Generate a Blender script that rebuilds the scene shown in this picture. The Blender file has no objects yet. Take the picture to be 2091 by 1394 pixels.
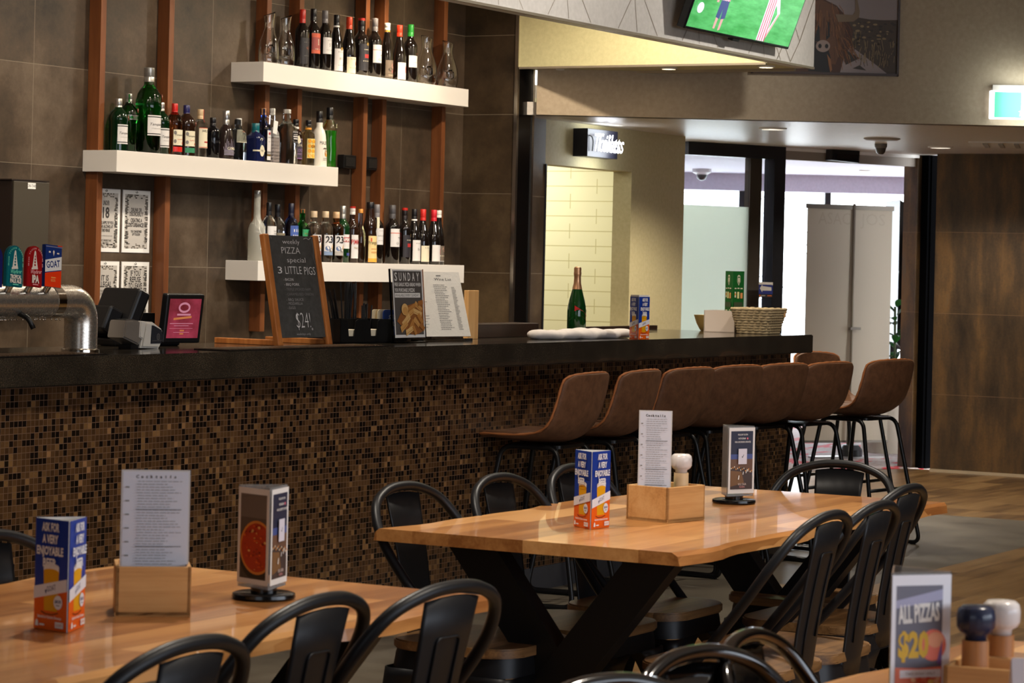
import bpy, bmesh, math, random
from math import sin, cos, pi, radians, sqrt
from mathutils import Vector, Matrix
random.seed(7)
SC = bpy.context.scene
COL = SC.collection

# ------------------------------------------------------------------ camera
YAW, ROLL, CAMZ = 0.515407854, -0.0236436817, 1.42
cs, sn = cos(YAW), sin(YAW)
FWD = Vector((cs, sn, 0)); RGT = Vector((sn, -cs, 0)); DWN = Vector((0, 0, -1))
r3 = RGT * cos(ROLL) + DWN * sin(ROLL); d3 = DWN * cos(ROLL) - RGT * sin(ROLL)
cam = bpy.data.cameras.new('camera'); camo = bpy.data.objects.new('camera', cam); COL.objects.link(camo)
cam.sensor_width = 36; cam.lens = 5400 / 2091 * 36; cam.shift_y = -(697 - 538.817) / 2091
cam.clip_end = 200; cam.clip_start = .1
up = -d3; bk = -FWD
camo.matrix_world = Matrix(((r3.x, up.x, bk.x, 0), (r3.y, up.y, bk.y, 0), (r3.z, up.z, bk.z, CAMZ), (0, 0, 0, 1)))
cam.dof.use_dof = True; cam.dof.focus_distance = 9.8; cam.dof.aperture_fstop = 13
SC.camera = camo

# ------------------------------------------------------------------ world, exposure, large lights
SC.view_settings.view_transform = 'Standard'; SC.view_settings.look = 'None'
SC.view_settings.gamma = 1; SC.view_settings.use_curve_mapping = False; SC.view_settings.exposure = 0.0
W = bpy.data.worlds.new('world'); SC.world = W; W.use_nodes = True
bg = W.node_tree.nodes['Background']; bg.inputs[0].default_value = (.93, .97, 1, 1); bg.inputs[1].default_value = 7

def lamp(kind, loc, aim, power, col, size=.1, spot=90, blend=.5, size_y=None):
    d = bpy.data.lights.new('lamp_light', kind); d.energy = power; d.color = col
    if kind == 'AREA':
        d.size = size
        if size_y: d.shape = 'RECTANGLE'; d.size_y = size_y
    else: d.shadow_soft_size = size
    if kind == 'SPOT': d.spot_size = radians(spot); d.spot_blend = blend
    o = bpy.data.objects.new('lamp_light', d); COL.objects.link(o); o.location = loc
    o.rotation_euler = (Vector(aim) - Vector(loc)).to_track_quat('-Z', 'Y').to_euler()
    return o
WARM = (1, .78, .52); COOL = (.80, .88, 1); NEUT = (1, .9, .76)
# area lights standing in for daylight from unseen side and rear windows (not built)
lamp('AREA', (4.5, -3.85, 1.7), (4.5, 3, 1.2), 210, COOL, 7, size_y=1.8)
lamp('AREA', (-2.85, 1.0, 1.8), (4, 2.5, 1.0), 25, COOL, 3.5, size_y=1.6)
# ceiling lamps over the bar and the dining area, then added fascia spots
for x, y, p in ((12.3, 6.2, 150), (10.5, 6.1, 105), (8.7, 6.05, 120), (7.0, 5.98, 140), (5.2, 5.98, 100)):
    lamp('SPOT', (x, y, 3.3), (x, y + .3, 1.4), p, (1, .87, .70), .05, 150, .5)
lamp('SPOT', (12.1, 7.45, 3.34), (12.1, 7.6, 0), 130, WARM, .04, 70, .6)
for x, y, p in ((5.2, 3.6, 60), (7.9, 3.3, 60), (5.0, .9, 60), (8.2, .5, 60), (11.6, 4.2, 40)):
    lamp('SPOT', (x, y, 3.36), (x, y, 0), p * 4, NEUT, .08, 120, .7)
for x in (10.2, 12.6): lamp('SPOT', (x, 3.9, 3.37), (x, 5.82, 2.9), 260, (1, .95, .88), .1, 84, 1)  # unseen spots added only to brighten the white fascia

# ------------------------------------------------------------------ materials
def lin(c):
    c = c / 255
    return c / 12.92 if c <= .04045 else ((c + .055) / 1.055) ** 2.4
def rgb(r, g, b): return (lin(r), lin(g), lin(b), 1)
MC = {}
def mat(name, col=(128, 128, 128), rough=.5, metal=0, trans=0, emit=0, ior=1.45, spec=.5, coat=0, raw=None):
    if name in MC: return MC[name]
    m = bpy.data.materials.new(name); m.use_nodes = True; p = m.node_tree.nodes['Principled BSDF']
    c = raw or rgb(*col)
    p.inputs['Base Color'].default_value = c; p.inputs['Roughness'].default_value = rough
    p.inputs['Metallic'].default_value = metal; p.inputs['Transmission Weight'].default_value = trans
    p.inputs['IOR'].default_value = ior; p.inputs['Specular IOR Level'].default_value = spec
    p.inputs['Coat Weight'].default_value = coat
    if emit: p.inputs['Emission Color'].default_value = c; p.inputs['Emission Strength'].default_value = emit
    m.diffuse_color = c; MC[name] = m
    return m
class NT:
    """tiny node-graph writer"""
    def __init__(s, m): s.t = m.node_tree; s.p = s.t.nodes['Principled BSDF']
    def n(s, typ, **k):
        x = s.t.nodes.new(typ)
        for a, b in k.items(): setattr(x, a, b)
        return x
    def set(s, sock, v):
        if isinstance(v, bpy.types.NodeSocket): s.t.links.new(v, sock)
        else: sock.default_value = v
    def m(s, op, a, b=0, c=0):
        x = s.n('ShaderNodeMath', operation=op)
        s.set(x.inputs[0], a); s.set(x.inputs[1], b); s.set(x.inputs[2], c); return x.outputs[0]
    def co(s, which='Object'): return s.n('ShaderNodeTexCoord').outputs[which]
    def sep(s, v):
        x = s.n('ShaderNodeSeparateXYZ'); s.set(x.inputs[0], v); return x.outputs
    def comb(s, a, b, c):
        x = s.n('ShaderNodeCombineXYZ'); s.set(x.inputs[0], a); s.set(x.inputs[1], b); s.set(x.inputs[2], c); return x.outputs[0]
    def noise(s, v, scale=5, detail=4, rough=.5):
        x = s.n('ShaderNodeTexNoise'); s.set(x.inputs['Vector'], v); x.inputs['Scale'].default_value = scale
        x.inputs['Detail'].default_value = detail; x.inputs['Roughness'].default_value = rough; return x.outputs[0]
    def white(s, v):
        x = s.n('ShaderNodeTexWhiteNoise', noise_dimensions='3D'); s.set(x.inputs['Vector'], v); return x.outputs
    def ramp(s, f, stops, const=False):
        x = s.n('ShaderNodeValToRGB'); s.set(x.inputs[0], f); e = x.color_ramp.elements
        if const: x.color_ramp.interpolation = 'CONSTANT'
        while len(e) < len(stops): e.new(.5)
        for i, (q, c) in enumerate(stops): e[i].position = q; e[i].color = rgb(*c)
        return x.outputs[0]
    def mix(s, f, a, b, mode='MIX'):
        x = s.n('ShaderNodeMix', data_type='RGBA', blend_type=mode); s.set(x.inputs[0], f); s.set(x.inputs[6], a); s.set(x.inputs[7], b); return x.outputs[2]
    def scale(s, v, k):
        x = s.n('ShaderNodeMapping'); s.set(x.inputs[0], v); x.inputs['Scale'].default_value = k; return x.outputs[0]
    def bump(s, h, st=.2, d=.002):
        x = s.n('ShaderNodeBump'); x.inputs['Strength'].default_value = st; x.inputs['Distance'].default_value = d
        s.set(x.inputs['Height'], h); s.t.links.new(x.outputs[0], s.p.inputs['Normal'])
    def base(s, c): s.set(s.p.inputs['Base Color'], c)
    def rough(s, c): s.set(s.p.inputs['Roughness'], c)

def grid_mask(g, a, b, pa, pb, oa, ob, w):
    """1 inside the joints of a grid of pitch pa x pb"""
    fa = g.m('ABSOLUTE', g.m('SUBTRACT', g.m('FRACT', g.m('ADD', g.m('DIVIDE', g.m('SUBTRACT', a, oa), pa), .5)), .5))
    fb = g.m('ABSOLUTE', g.m('SUBTRACT', g.m('FRACT', g.m('ADD', g.m('DIVIDE', g.m('SUBTRACT', b, ob), pb), .5)), .5))
    return g.m('MAXIMUM', g.m('LESS_THAN', fa, w / pa), g.m('LESS_THAN', fb, w / pb))

def m_slab_tile(name, ax, pa, pb, oa, ob, stops, rusty=False, joint=(120, 108, 92), extra=None, rough=.42):
    m = mat(name, stops[1][1], rough); g = NT(m); v = g.co(); x, y, z = g.sep(v)
    a = {'x': x, 'y': y}[ax]
    msk = grid_mask(g, a, z, pa, pb, oa, ob, .0014)
    if extra is not None: msk = g.m('MAXIMUM', msk, g.m('LESS_THAN', g.m('ABSOLUTE', g.m('SUBTRACT', a, extra)), .0014))
    n1 = g.noise(g.scale(v, (1, 1, .25) if rusty else (1, 1, 1)), 6 if rusty else 2.3, 6, .62); n2 = g.noise(v, 60, 3, .6)
    cell = g.white(g.comb(g.m('FLOOR', g.m('DIVIDE', g.m('SUBTRACT', a, oa), pa)), g.m('FLOOR', g.m('DIVIDE', g.m('SUBTRACT', z, ob), pb)), 3.3))[0]
    f = g.m('ADD', g.m('ADD', g.m('MULTIPLY', n1, .9), g.m('MULTIPLY', n2, .14)), g.m('MULTIPLY_ADD', cell, .12, -.08))
    g.base(g.mix(msk, g.ramp(f, stops), rgb(*joint)))
    g.rough(g.m('MULTIPLY_ADD', n1, .25, rough - .12))
    return m
def m_mosaic(name):
    m = mat(name, (60, 40, 25), .3); g = NT(m); v = g.co(); x, y, z = g.sep(v); P = .0209
    ix = g.m('FLOOR', g.m('DIVIDE', x, P)); iz = g.m('FLOOR', g.m('DIVIDE', z, P))
    msk = grid_mask(g, x, z, P, P, 0, 0, .0011)
    w = g.white(g.comb(ix, iz, 1.0)); w2 = g.white(g.comb(ix, iz, 7.0))
    c = g.ramp(w[0], [(0, (13, 9, 7)), (.30, (22, 15, 11)), (.34, (62, 42, 25)), (.66, (80, 55, 33)), (.90, (94, 67, 41)), (.975, (124, 92, 56)), (1, (150, 110, 74))])
    streak = g.noise(g.comb(g.m('MULTIPLY_ADD', g.m('LESS_THAN', w2[0], .5), g.m('MULTIPLY', x, 420), g.m('MULTIPLY', x, 60)), g.m('MULTIPLY', z, 190), iz), 1, 2, .5)
    c = g.mix(g.m('MULTIPLY_ADD', streak, .9, -.15), c, g.mix(.45, c, rgb(8, 5, 4)))
    g.base(g.mix(msk, c, rgb(96, 70, 50))); g.rough(g.m('MULTIPLY_ADD', msk, .4, .22))
    nm = g.n('ShaderNodeVectorMath', operation='MULTIPLY_ADD'); g.set(nm.inputs[0], w2[1]); nm.inputs[1].default_value = (.10, .10, .10); nm.inputs[2].default_value = (-.05, -.05, -.05)
    ge = g.n('ShaderNodeNewGeometry'); ad = g.n('ShaderNodeVectorMath', operation='ADD'); g.set(ad.inputs[0], ge.outputs['Normal']); g.set(ad.inputs[1], nm.outputs[0])
    no = g.n('ShaderNodeVectorMath', operation='NORMALIZE'); g.set(no.inputs[0], ad.outputs[0]); g.t.links.new(no.outputs[0], g.p.inputs['Normal'])
    return m
def m_wood(name, dark, mid, light, along='x', plank=.0, rough=.35, grain=1.0, coat=0, tone=.35):
    m = mat(name, mid, rough, coat=coat); g = NT(m); v = g.co(); x, y, z = g.sep(v)
    a, b = (x, y) if along == 'x' else ((y, x) if along == 'y' else (z, x))
    off = 0.0
    if plank:
        cell = g.white(g.comb(g.m('FLOOR', g.m('DIVIDE', b, plank)), 2.0, 1.0))[0]; off = g.m('MULTIPLY', cell, 7)
        cell2 = g.white(g.comb(g.m('FLOOR', g.m('DIVIDE', b, plank)), g.m('FLOOR', g.m('ADD', g.m('DIVIDE', a, .62), g.m('MULTIPLY', cell, 5))), 4.0))[0]
    vec = g.comb(g.m('MULTIPLY', a, 1.6 * grain), g.m('MULTIPLY_ADD', b, 16 * grain, off), g.m('MULTIPLY_ADD', z if along != 'z' else y, 16 * grain, off))
    n = g.noise(vec, 1.4, 5, .6); fine = g.noise(g.scale(vec, (2, 9, 9)), 1.5, 2, .5)
    f = g.m('ADD', g.m('MULTIPLY', n, .8), g.m('MULTIPLY', fine, .22))
    if plank: f = g.m('ADD', f, g.m('MULTIPLY_ADD', cell2, tone, -tone / 2))
    g.base(g.ramp(f, [(.25, dark), (.5, mid), (.78, light)])); g.bump(fine, .12, .001)
    return m
def m_speckle(name, a=None, b=None, rough=.15, scale=350, coat=0):
    if name in MC: return MC[name]
    m = mat(name, a, rough, coat=coat); g = NT(m); v = g.co()
    n = g.noise(v, scale, 2, .6); n2 = g.noise(v, 5, 3, .6)
    g.base(g.ramp(g.m('ADD', g.m('MULTIPLY', n, .75), g.m('MULTIPLY', n2, .35)), [(.4, a), (.62, b), (.8, tuple(min(255, int(q * 1.6)) for q in b))]))
    return m
def m_paint(name, c, rough=.6, var=6):
    m = mat(name, c, rough); g = NT(m); n = g.noise(g.co(), 40, 3, .6)
    g.base(g.ramp(n, [(.3, tuple(max(0, q - var) for q in c)), (.7, tuple(min(255, q + var) for q in c))])); g.bump(n, .08, .001)
    return m
def m_leather(name, a, b):
    m = mat(name, a, .62); g = NT(m); v = g.co(); n = g.noise(v, 26, 6, .7); n2 = g.noise(v, 260, 2, .6)
    g.base(g.ramp(n, [(.3, a), (.72, b)])); g.bump(n2, .25, .001); return m

# ------------------------------------------------------------------ mesh helpers
def build(name, bm, m, parent=None, smooth=False, loc=None):
    me = bpy.data.meshes.new(name); bmesh.ops.recalc_face_normals(bm, faces=bm.faces); bm.to_mesh(me); bm.free()
    for q in (m if isinstance(m, (list, tuple)) else [m]): me.materials.append(q)
    if smooth:
        for p in me.polygons: p.use_smooth = True
        if smooth != 1: me.set_sharp_from_angle(angle=radians(smooth))
    o = bpy.data.objects.new(name, me); COL.objects.link(o)
    if parent: o.parent = parent
    if loc: o.location = loc
    return o
def tag(o, label, cat, group=None, kind=None):
    o['label'] = label; o['category'] = cat
    if group: o['group'] = group
    if kind: o['kind'] = kind
    return o
def struct(o): o['kind'] = 'structure'; return o
def thing(name, label, cat, loc=(0, 0, 0), rz=0, group=None):
    o = bpy.data.objects.new(name, None); COL.objects.link(o); o.location = loc; o.rotation_euler = (0, 0, rz)
    o.empty_display_size = .05
    return tag(o, label, cat, group)
def dup(root, loc, rz, label, group=None):
    r = root.copy(); COL.objects.link(r); r.location = loc; r.rotation_euler = (0, 0, rz); r['label'] = label
    if group: r['group'] = group
    for ch in root.children:
        c = ch.copy(); COL.objects.link(c); c.parent = r
        for g in ch.children:
            d = g.copy(); COL.objects.link(d); d.parent = c
    return r
def BM(): return bmesh.new()
def box(bm, x0, y0, z0, x1, y1, z1, bev=0, seg=2, M=None):
    v = [bm.verts.new((x, y, z)) for x in (x0, x1) for y in (y0, y1) for z in (z0, z1)]
    fs = [bm.faces.new([v[i] for i in q]) for q in ((0, 1, 3, 2), (4, 6, 7, 5), (0, 4, 5, 1), (2, 3, 7, 6), (0, 2, 6, 4), (1, 5, 7, 3))]
    if M is not None: bmesh.ops.transform(bm, matrix=M, verts=v)
    if bev:
        es = list({e for f in fs for e in f.edges}); bmesh.ops.bevel(bm, geom=es, offset=bev, segments=seg, affect='EDGES', profile=.5)
    return bm
def lathe(bm, prof, seg=24, n=2.0, M=None, flat=1.0):
    """revolve (r, z); n > 2 squares the section; flat squashes y"""
    rings = []
    for r, z in prof:
        if r < 1e-6: rings.append([bm.verts.new((0, 0, z))]); continue
        ring = []
        for i in range(seg):
            t = 2 * pi * (i + .5) / seg; c, s = cos(t), sin(t)
            k = r if n == 2 else r * (abs(c) ** n + abs(s) ** n) ** (-1 / n)
            ring.append(bm.verts.new((k * c, k * s * flat, z)))
        rings.append(ring)
    nv = [q for r in rings for q in r]
    for a, b in zip(rings, rings[1:]):
        for i in range(seg):
            j = (i + 1) % seg
            if len(a) == 1 and len(b) == 1: continue
            if len(a) == 1: bm.faces.new((a[0], b[i], b[j]))
            elif len(b) == 1: bm.faces.new((a[i], a[j], b[0]))
            else: bm.faces.new((a[i], a[j], b[j], b[i]))
    if M is not None: bmesh.ops.transform(bm, matrix=M, verts=nv)
    return bm
def spline(pts, sub=6):
    """Catmull-Rom through points"""
    P = [Vector(p) for p in pts]; out = []
    for i in range(len(P) - 1):
        a, b, c, d = P[max(i - 1, 0)], P[i], P[i + 1], P[min(i + 2, len(P) - 1)]
        for k in range(sub):
            t = k / sub
            out.append(.5 * ((2 * b) + (c - a) * t + (2 * a - 5 * b + 4 * c - d) * t * t + (3 * b - a - 3 * c + d) * t ** 3))
    return out + [P[-1]]
def tube(bm, pts, r, seg=10, closed=False, caps=True):
    P = [Vector(p) for p in pts]; N = len(P); rings = []; prev = None
    for i, p in enumerate(P):
        if closed: d = (P[(i + 1) % N] - P[i - 1]).normalized()
        else: d = (P[min(i + 1, N - 1)] - P[max(i - 1, 0)]).normalized()
        if prev is None:
            u = d.orthogonal().normalized()
        else:
            u = (prev - d * prev.dot(d)).normalized()
        prev = u; w = d.cross(u); rr = r[i] if isinstance(r, (list, tuple)) else r
        rings.append([bm.verts.new(p + u * rr * cos(2 * pi * k / seg) + w * rr * sin(2 * pi * k / seg)) for k in range(seg)])
    L = list(zip(rings, rings[1:])) + ([(rings[-1], rings[0])] if closed else [])
    for a, b in L:
        off = 0
        if closed and a is rings[-1]:
            off = min(range(seg), key=lambda k: (a[0].co - b[k].co).length)
        for k in range(seg): bm.faces.new((a[k], a[(k + 1) % seg], b[(k + 1 + off) % seg], b[(k + off) % seg]))
    if caps and not closed: bm.faces.new(rings[0][::-1]); bm.faces.new(rings[-1])
    return bm
def fillet(pts, r, n=5, closed=False):
    """round the corners of a polyline"""
    P = [Vector(p) for p in pts]; N = len(P); out = []
    for i, p in enumerate(P):
        if not closed and i in (0, N - 1): out.append(p); continue
        a, b = P[i - 1], P[(i + 1) % N]
        da, db = (a - p), (b - p); q = min(r, da.length * .45, db.length * .45)
        A, B = p + da.normalized() * q, p + db.normalized() * q
        for k in range(n + 1):
            t = k / n; out.append(A * (1 - t) ** 2 + p * 2 * t * (1 - t) + B * t * t)
    return out
def prism(bm, poly, z0, z1, bev=0, M=None):
    """extrude a 2-D outline"""
    a = [bm.verts.new((x, y, z0)) for x, y in poly]; b = [bm.verts.new((x, y, z1)) for x, y in poly]; n = len(poly)
    fs = [bm.faces.new(a[::-1]), bm.faces.new(b)] + [bm.faces.new((a[i], a[(i + 1) % n], b[(i + 1) % n], b[i])) for i in range(n)]
    if M is not None: bmesh.ops.transform(bm, matrix=M, verts=a + b)
    if bev: bmesh.ops.bevel(bm, geom=list(fs[0].edges) + list(fs[1].edges), offset=bev, segments=2, affect='EDGES')
    return bm
def rrect(w, d, r, n=5, cx=0, cy=0):
    out = []
    for sx, sy, a0 in ((1, 1, 0), (-1, 1, 90), (-1, -1, 180), (1, -1, 270)):
        for k in range(n + 1):
            t = radians(a0 + 90 * k / n); out.append((cx + sx * (w / 2 - r) + r * cos(t), cy + sy * (d / 2 - r) + r * sin(t)))
    return out
def frame(o, u, v):
    """4x4 whose x = u, y = v, z = u x v, at o"""
    u = Vector(u).normalized(); v = Vector(v).normalized(); w = u.cross(v); o = Vector(o)
    return Matrix(((u.x, v.x, w.x, o.x), (u.y, v.y, w.y, o.y), (u.z, v.z, w.z, o.z), (0, 0, 0, 1)))

# ------------------------------------------------------------------ flat print (labels, posters, signs)
_tc = bpy.data.curves.new('type', 'FONT'); _to = bpy.data.objects.new('type', _tc); COL.objects.link(_to)
TXT = {}
def glyphs(s, bold, res=2):
    k = (s, bold, res)
    if k not in TXT:
        _tc.body = s; _tc.offset = bold; _tc.resolution_u = res; _tc.align_x = 'LEFT'
        m = _to.to_mesh(); vs = [(v.co.x, v.co.y) for v in m.vertices]; fs = [tuple(p.vertices) for p in m.polygons]; _to.to_mesh_clear()
        xs = [v[0] for v in vs] or [0]; TXT[k] = (vs, fs, min(xs), max(xs))
    return TXT[k]
LIFT = .0002  # most a layer is raised above the one below
def art(name, parent, items, M=None, wrap=None, lift0=0.0):
    """one printed face: coloured shapes and lettering laid on a plane (M) or round a bottle (wrap = radius fn, centre angle)"""
    bm = BM(); mats = []; n = 0; lift = min(LIFT, .005 / max(1, len(items)))
    flat_items = []
    for it in items:
        n += 1; flat_items += [(q, n) for q in it] if isinstance(it, list) else [(it, n)]   # a nested list shares one layer
    for it, n in flat_items:
        k, m = it[0], it[1]
        if m not in mats: mats.append(m)
        mi = mats.index(m); w = lift0 + lift * (n - 1); vs = []; fs = []
        if k == 'r':
            x0, y0, x1, y1 = it[2:6]; c = 10 if wrap else 1
            for i in range(c + 1): x = x0 + (x1 - x0) * i / c; vs += [(x, y0), (x, y1)]
            fs = [(2 * i, 2 * i + 2, 2 * i + 3, 2 * i + 1) for i in range(c)]
        elif k == 'p': vs = list(it[2]); fs = [tuple(range(len(vs)))]
        elif k == 'e':
            cx, cy, rx, ry = it[2:6]; q = 20; vs = [(cx + rx * cos(2 * pi * i / q), cy + ry * sin(2 * pi * i / q)) for i in range(q)]; fs = [tuple(range(q))]
        elif k == 'l':   # polyline stroke
            pts, wd = it[2], it[3]
            for (ax, ay), (bx, by) in zip(pts, pts[1:]):
                L = math.hypot(bx - ax, by - ay) or 1; nx, ny = -(by - ay) / L * wd / 2, (bx - ax) / L * wd / 2; b0 = len(vs)
                vs += [(ax + nx, ay + ny), (bx + nx, by + ny), (bx - nx, by - ny), (ax - nx, ay - ny)]; fs.append((b0, b0 + 1, b0 + 2, b0 + 3))
        elif k == 't':
            s, x, y, h = it[2:6]; o = it[6] if len(it) > 6 else {}
            gv, gf, g0, g1 = glyphs(s, o.get('b', 0)); k2 = h / .70; sx = o.get('sx', 1)
            if 'w' in o: sx = o['w'] / ((g1 - g0) * k2 or 1)
            al = o.get('al', 'c'); x0 = {'c': -(g0 + g1) / 2, 'l': -g0, 'r': -g1}[al]
            rot = radians(o.get('rot', 0)); sh = o.get('sh', 0)
            for gx, gy in gv:
                a, b = (gx + x0) * k2 * sx + gy * k2 * sh, gy * k2
                vs.append((x + a * cos(rot) - b * sin(rot), y + a * sin(rot) + b * cos(rot)))
            fs = gf
        if wrap:
            R, a0 = wrap
            def P3(x, y):
                t = a0 + x / R(0, y); r = R(t, y) + .0006 + w; return (r * cos(t), r * sin(t), y)
            bv = [bm.verts.new(P3(x, y)) for x, y in vs]
        else: bv = [bm.verts.new((x, y, w)) for x, y in vs]
        for f in fs:
            try: fc = bm.faces.new([bv[i] for i in f]); fc.material_index = mi
            except ValueError: pass
    if M is not None: bmesh.ops.transform(bm, matrix=M, verts=bm.verts)
    me = bpy.data.meshes.new(name); bm.to_mesh(me); bm.free()
    for q in mats: me.materials.append(q)
    o = bpy.data.objects.new(name, me); COL.objects.link(o)
    if parent: o.parent = parent
    return o
def lines(m, x0, x1, ytop, ybot, n, h, seed=1, al='l'):
    """rows of unreadably small print"""
    R = random.Random(seed); out = []
    for i in range(n):
        y = ytop + (ybot - ytop) * i / max(1, n - 1); a = x0 + (x1 - x0) * R.uniform(.0, .04); b = x0 + (x1 - x0) * R.uniform(.6, 1)
        x = a
        while x < b:
            wd = (x1 - x0) * R.uniform(.05, .16); out.append(('r', m, x, y, min(x + wd, b), y + h)); x += wd + (x1 - x0) * .025
    return [out]
INK = mat('ink_black', (28, 26, 26), .6); PAPER = mat('paper_white', (225, 222, 218), .5); GREYINK = mat('ink_grey', (120, 116, 112), .6)
WHITE = mat('print_white', (235, 232, 226), .5)
def ink(r, g, b, rough=.5): return mat('print_%d_%d_%d' % (r, g, b), (r, g, b), rough)

# ================================================================== the setting
def L(lat, dep, z=0): p = FWD * dep + RGT * lat; return Vector((p.x, p.y, z))
T_WALL = m_slab_tile('brown_slab_tile', 'x', .9, .4565, 12.55, 1.823, [(.28, (28, 22, 17)), (.5, (70, 56, 42)), (.68, (97, 82, 66)), (.85, (122, 108, 90))], extra=9.384)
T_NIB = m_slab_tile('brown_slab_tile_return', 'y', .9, .4565, 7.9, 1.823, [(.28, (30, 22, 14)), (.5, (64, 50, 34)), (.68, (88, 72, 50)), (.85, (110, 92, 68))])
T_RUST = m_slab_tile('rust_streaked_tile', 'y', 1.17, .583, 5.98, .556, [(.3, (46, 36, 26)), (.48, (80, 60, 38)), (.6, (110, 80, 44)), (.74, (94, 82, 66))], rusty=True, joint=(128, 100, 74), rough=.5)
PLASTER = m_paint('cream_plaster', (188, 175, 132)); TAUPE = m_paint('taupe_plaster', (170, 152, 126)); CEIL = m_paint('ceiling_white', (205, 196, 184), .35)
GREENISH = m_paint('warm_cream_plaster', (200, 192, 146)); FASC = m_paint('fascia_white', (204, 198, 190), .4)
BLACKM = mat('black_satin', (14, 14, 15), .4); STEEL = mat('polished_steel', (190, 182, 170), .22, 1); DARKFRAME = mat('dark_door_frame', (26, 26, 30), .35)
m_timber = m_wood('floor_timber', (74, 52, 30), (128, 96, 58), (156, 122, 78), 'x', .18, .3, .8)
m_ftile = m_slab_tile('floor_tile_grey', 'x', .6, 50, .1, -25, [(.3, (72, 66, 58)), (.5, (98, 90, 78)), (.7, (112, 104, 90)), (.85, (126, 118, 102))], rough=.38)
_g = NT(m_ftile)
m_carp = mat('lobby_carpet', (150, 120, 110), .9); g = NT(m_carp); v = g.co()
g.base(g.mix(g.m('GREATER_THAN', g.noise(g.scale(v, (1.2, 3.5, 1)), 2.0, 2, .5), .56), g.ramp(g.noise(v, 30, 3), [(.3, (132, 118, 112)), (.7, (168, 156, 150))]), rgb(170, 44, 52)))
BLOCK = mat('painted_block', (226, 222, 190), .6); g = NT(BLOCK); v = g.co(); x, y, z = g.sep(v)
row = g.m('FLOOR', g.m('DIVIDE', z, .1)); yy = g.m('ADD', y, g.m('MULTIPLY', g.m('MODULO', row, 2), .2))
msk = grid_mask(g, yy, z, .4, .1, 0, .05, .003); g.base(g.mix(msk, rgb(228, 224, 190), rgb(192, 184, 138))); g.bump(msk, -.4, .003)

def sbox(name, m, *a, bev=0): return struct(build(name, box(BM(), *a, bev=bev), m))
sbox('floor', m_timber, -3.2, -4, -.06, 18.2, 4.47, 0)
struct(build('floor', prism(BM(), [(14.85, 4.47), (18.2, 4.47), (18.2, 8.4), (15.8, 8.4), (15.8, 10), (13.43, 10), (13.43, 7.6), (14.85, 7.6)], -.06, 0), m_timber))
sbox('floor', m_ftile, -3.2, 4.47, -.06, 14.85, 7.84, 0)
cpts = [L(.9, 17.95), L(3.3, 19.5), L(6.5, 19.5), L(6.5, 24.9), L(-.5, 24.9), L(-.5, 18.6)]
struct(build('floor', prism(BM(), [(p.x, p.y) for p in cpts], -.05, .004), m_carp))
sbox('wall_back', T_WALL, -3.2, 7.84, 0, 13.225, 8.0, 3.4)
nib = struct(build('wall_return', box(BM(), 13.225, 7.49, 0, 13.42, 8.0, 3.4), [T_NIB]))
pb = build('end_panel', box(BM(), 13.243, 7.484, 0, 13.402, 7.4925, 2.55), mat('gloss_black_panel', (8, 7, 7), .12), nib)
for x in (13.218, 13.402): struct(build('trim_1', box(BM(), x, 7.478, 0, x + .022, 7.50, 3.4 if x < 13.3 else 2.55), STEEL))
sbox('wall_pier', m_slab_tile('brown_slab_tile_pier', 'x', .9, .4565, 13.2, 1.823, [(.28, (30, 24, 18)), (.5, (70, 56, 42)), (.68, (96, 80, 62)), (.85, (120, 104, 84))]), 13.5, 7.6, 0, 13.79, 7.73, 2.285)
struct(build('trim_2', box(BM(), 13.788, 7.592, 0, 13.80, 7.61, 2.02), DARKFRAME))
# toilets wall, its opening and the corridor behind
tw = BM(); box(tw, 13.79, 7.6, 2.02, 15.69, 7.73, 2.285); box(tw, 14.925, 7.6, 0, 15.69, 7.73, 2.02); struct(build('wall_toilets', tw, PLASTER))
sbox('wall_block', BLOCK, 15.60, 7.73, 0, 15.72, 10, 2.5); sbox('wall_corridor', PLASTER, 13.425, 10, 0, 15.72, 10.1, 2.5); sbox('wall_corridor_left', PLASTER, 13.42, 8.0, 0, 13.5, 10, 2.5)
sbox('ceiling_corridor', CEIL, 13.43, 7.73, 2.42, 15.72, 10, 2.5)
# hall ceiling, bulkheads, main ceiling
hc = [L(.02, 15.3), L(9.7, 15.3), Vector((18.2, 6.75, 0)), L(3.0, 19.4), L(1.1, 18.12), Vector((15.69, 7.73, 0)), Vector((13.42, 7.73, 0))]
struct(build('ceiling_hall', prism(BM(), [(p.x, p.y) for p in hc], 2.285, 2.36), CEIL))
M_B = Matrix.Translation(L(0, 15.25)) @ Matrix(((RGT.x, FWD.x, 0, 0), (RGT.y, FWD.y, 0, 0), (0, 0, 1, 0), (0, 0, 0, 1)))
bulk = struct(build('wall_bulkhead', box(BM(), .12, 0, 2.285, 9.8, .12, 3.4, M=M_B), TAUPE))
sbox('ceiling', CEIL, -3.2, -4, 3.4, 18.2, 8, 3.5)
fas = struct(build('wall_fascia', box(BM(), -3.2, 5.82, 2.55, 13.63, 5.92, 3.4), FASC))
line_m = ink(140, 128, 110); LN = []
for x in (9.9, 10.55, 11.25, 11.95, 12.75):
    LN += [('l', line_m, [(x, 2.56), (x + .42, 3.05), (x + .1, 3.4)], .004), ('l', line_m, [(x + .42, 2.56), (x + .17, 2.83), (x + .3, 3.3)], .004), ('l', line_m, [(x + .20, 2.56), (x + .12, 2.95), (x - .1, 3.2), (x - .2, 3.4)], .004)]
LN += [('l', line_m, [(13.18, 2.68), (13.30, 2.82), (13.42, 2.68), (13.30, 2.56), (13.18, 2.68)], .004), ('l', line_m, [(13.42, 2.68), (13.62, 2.95)], .004), ('l', line_m, [(13.12, 2.56), (13.52, 2.98)], .004)]
art('pattern', fas, LN, frame((0, 5.8198, 0), (1, 0, 0), (0, 0, 1)))
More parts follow.
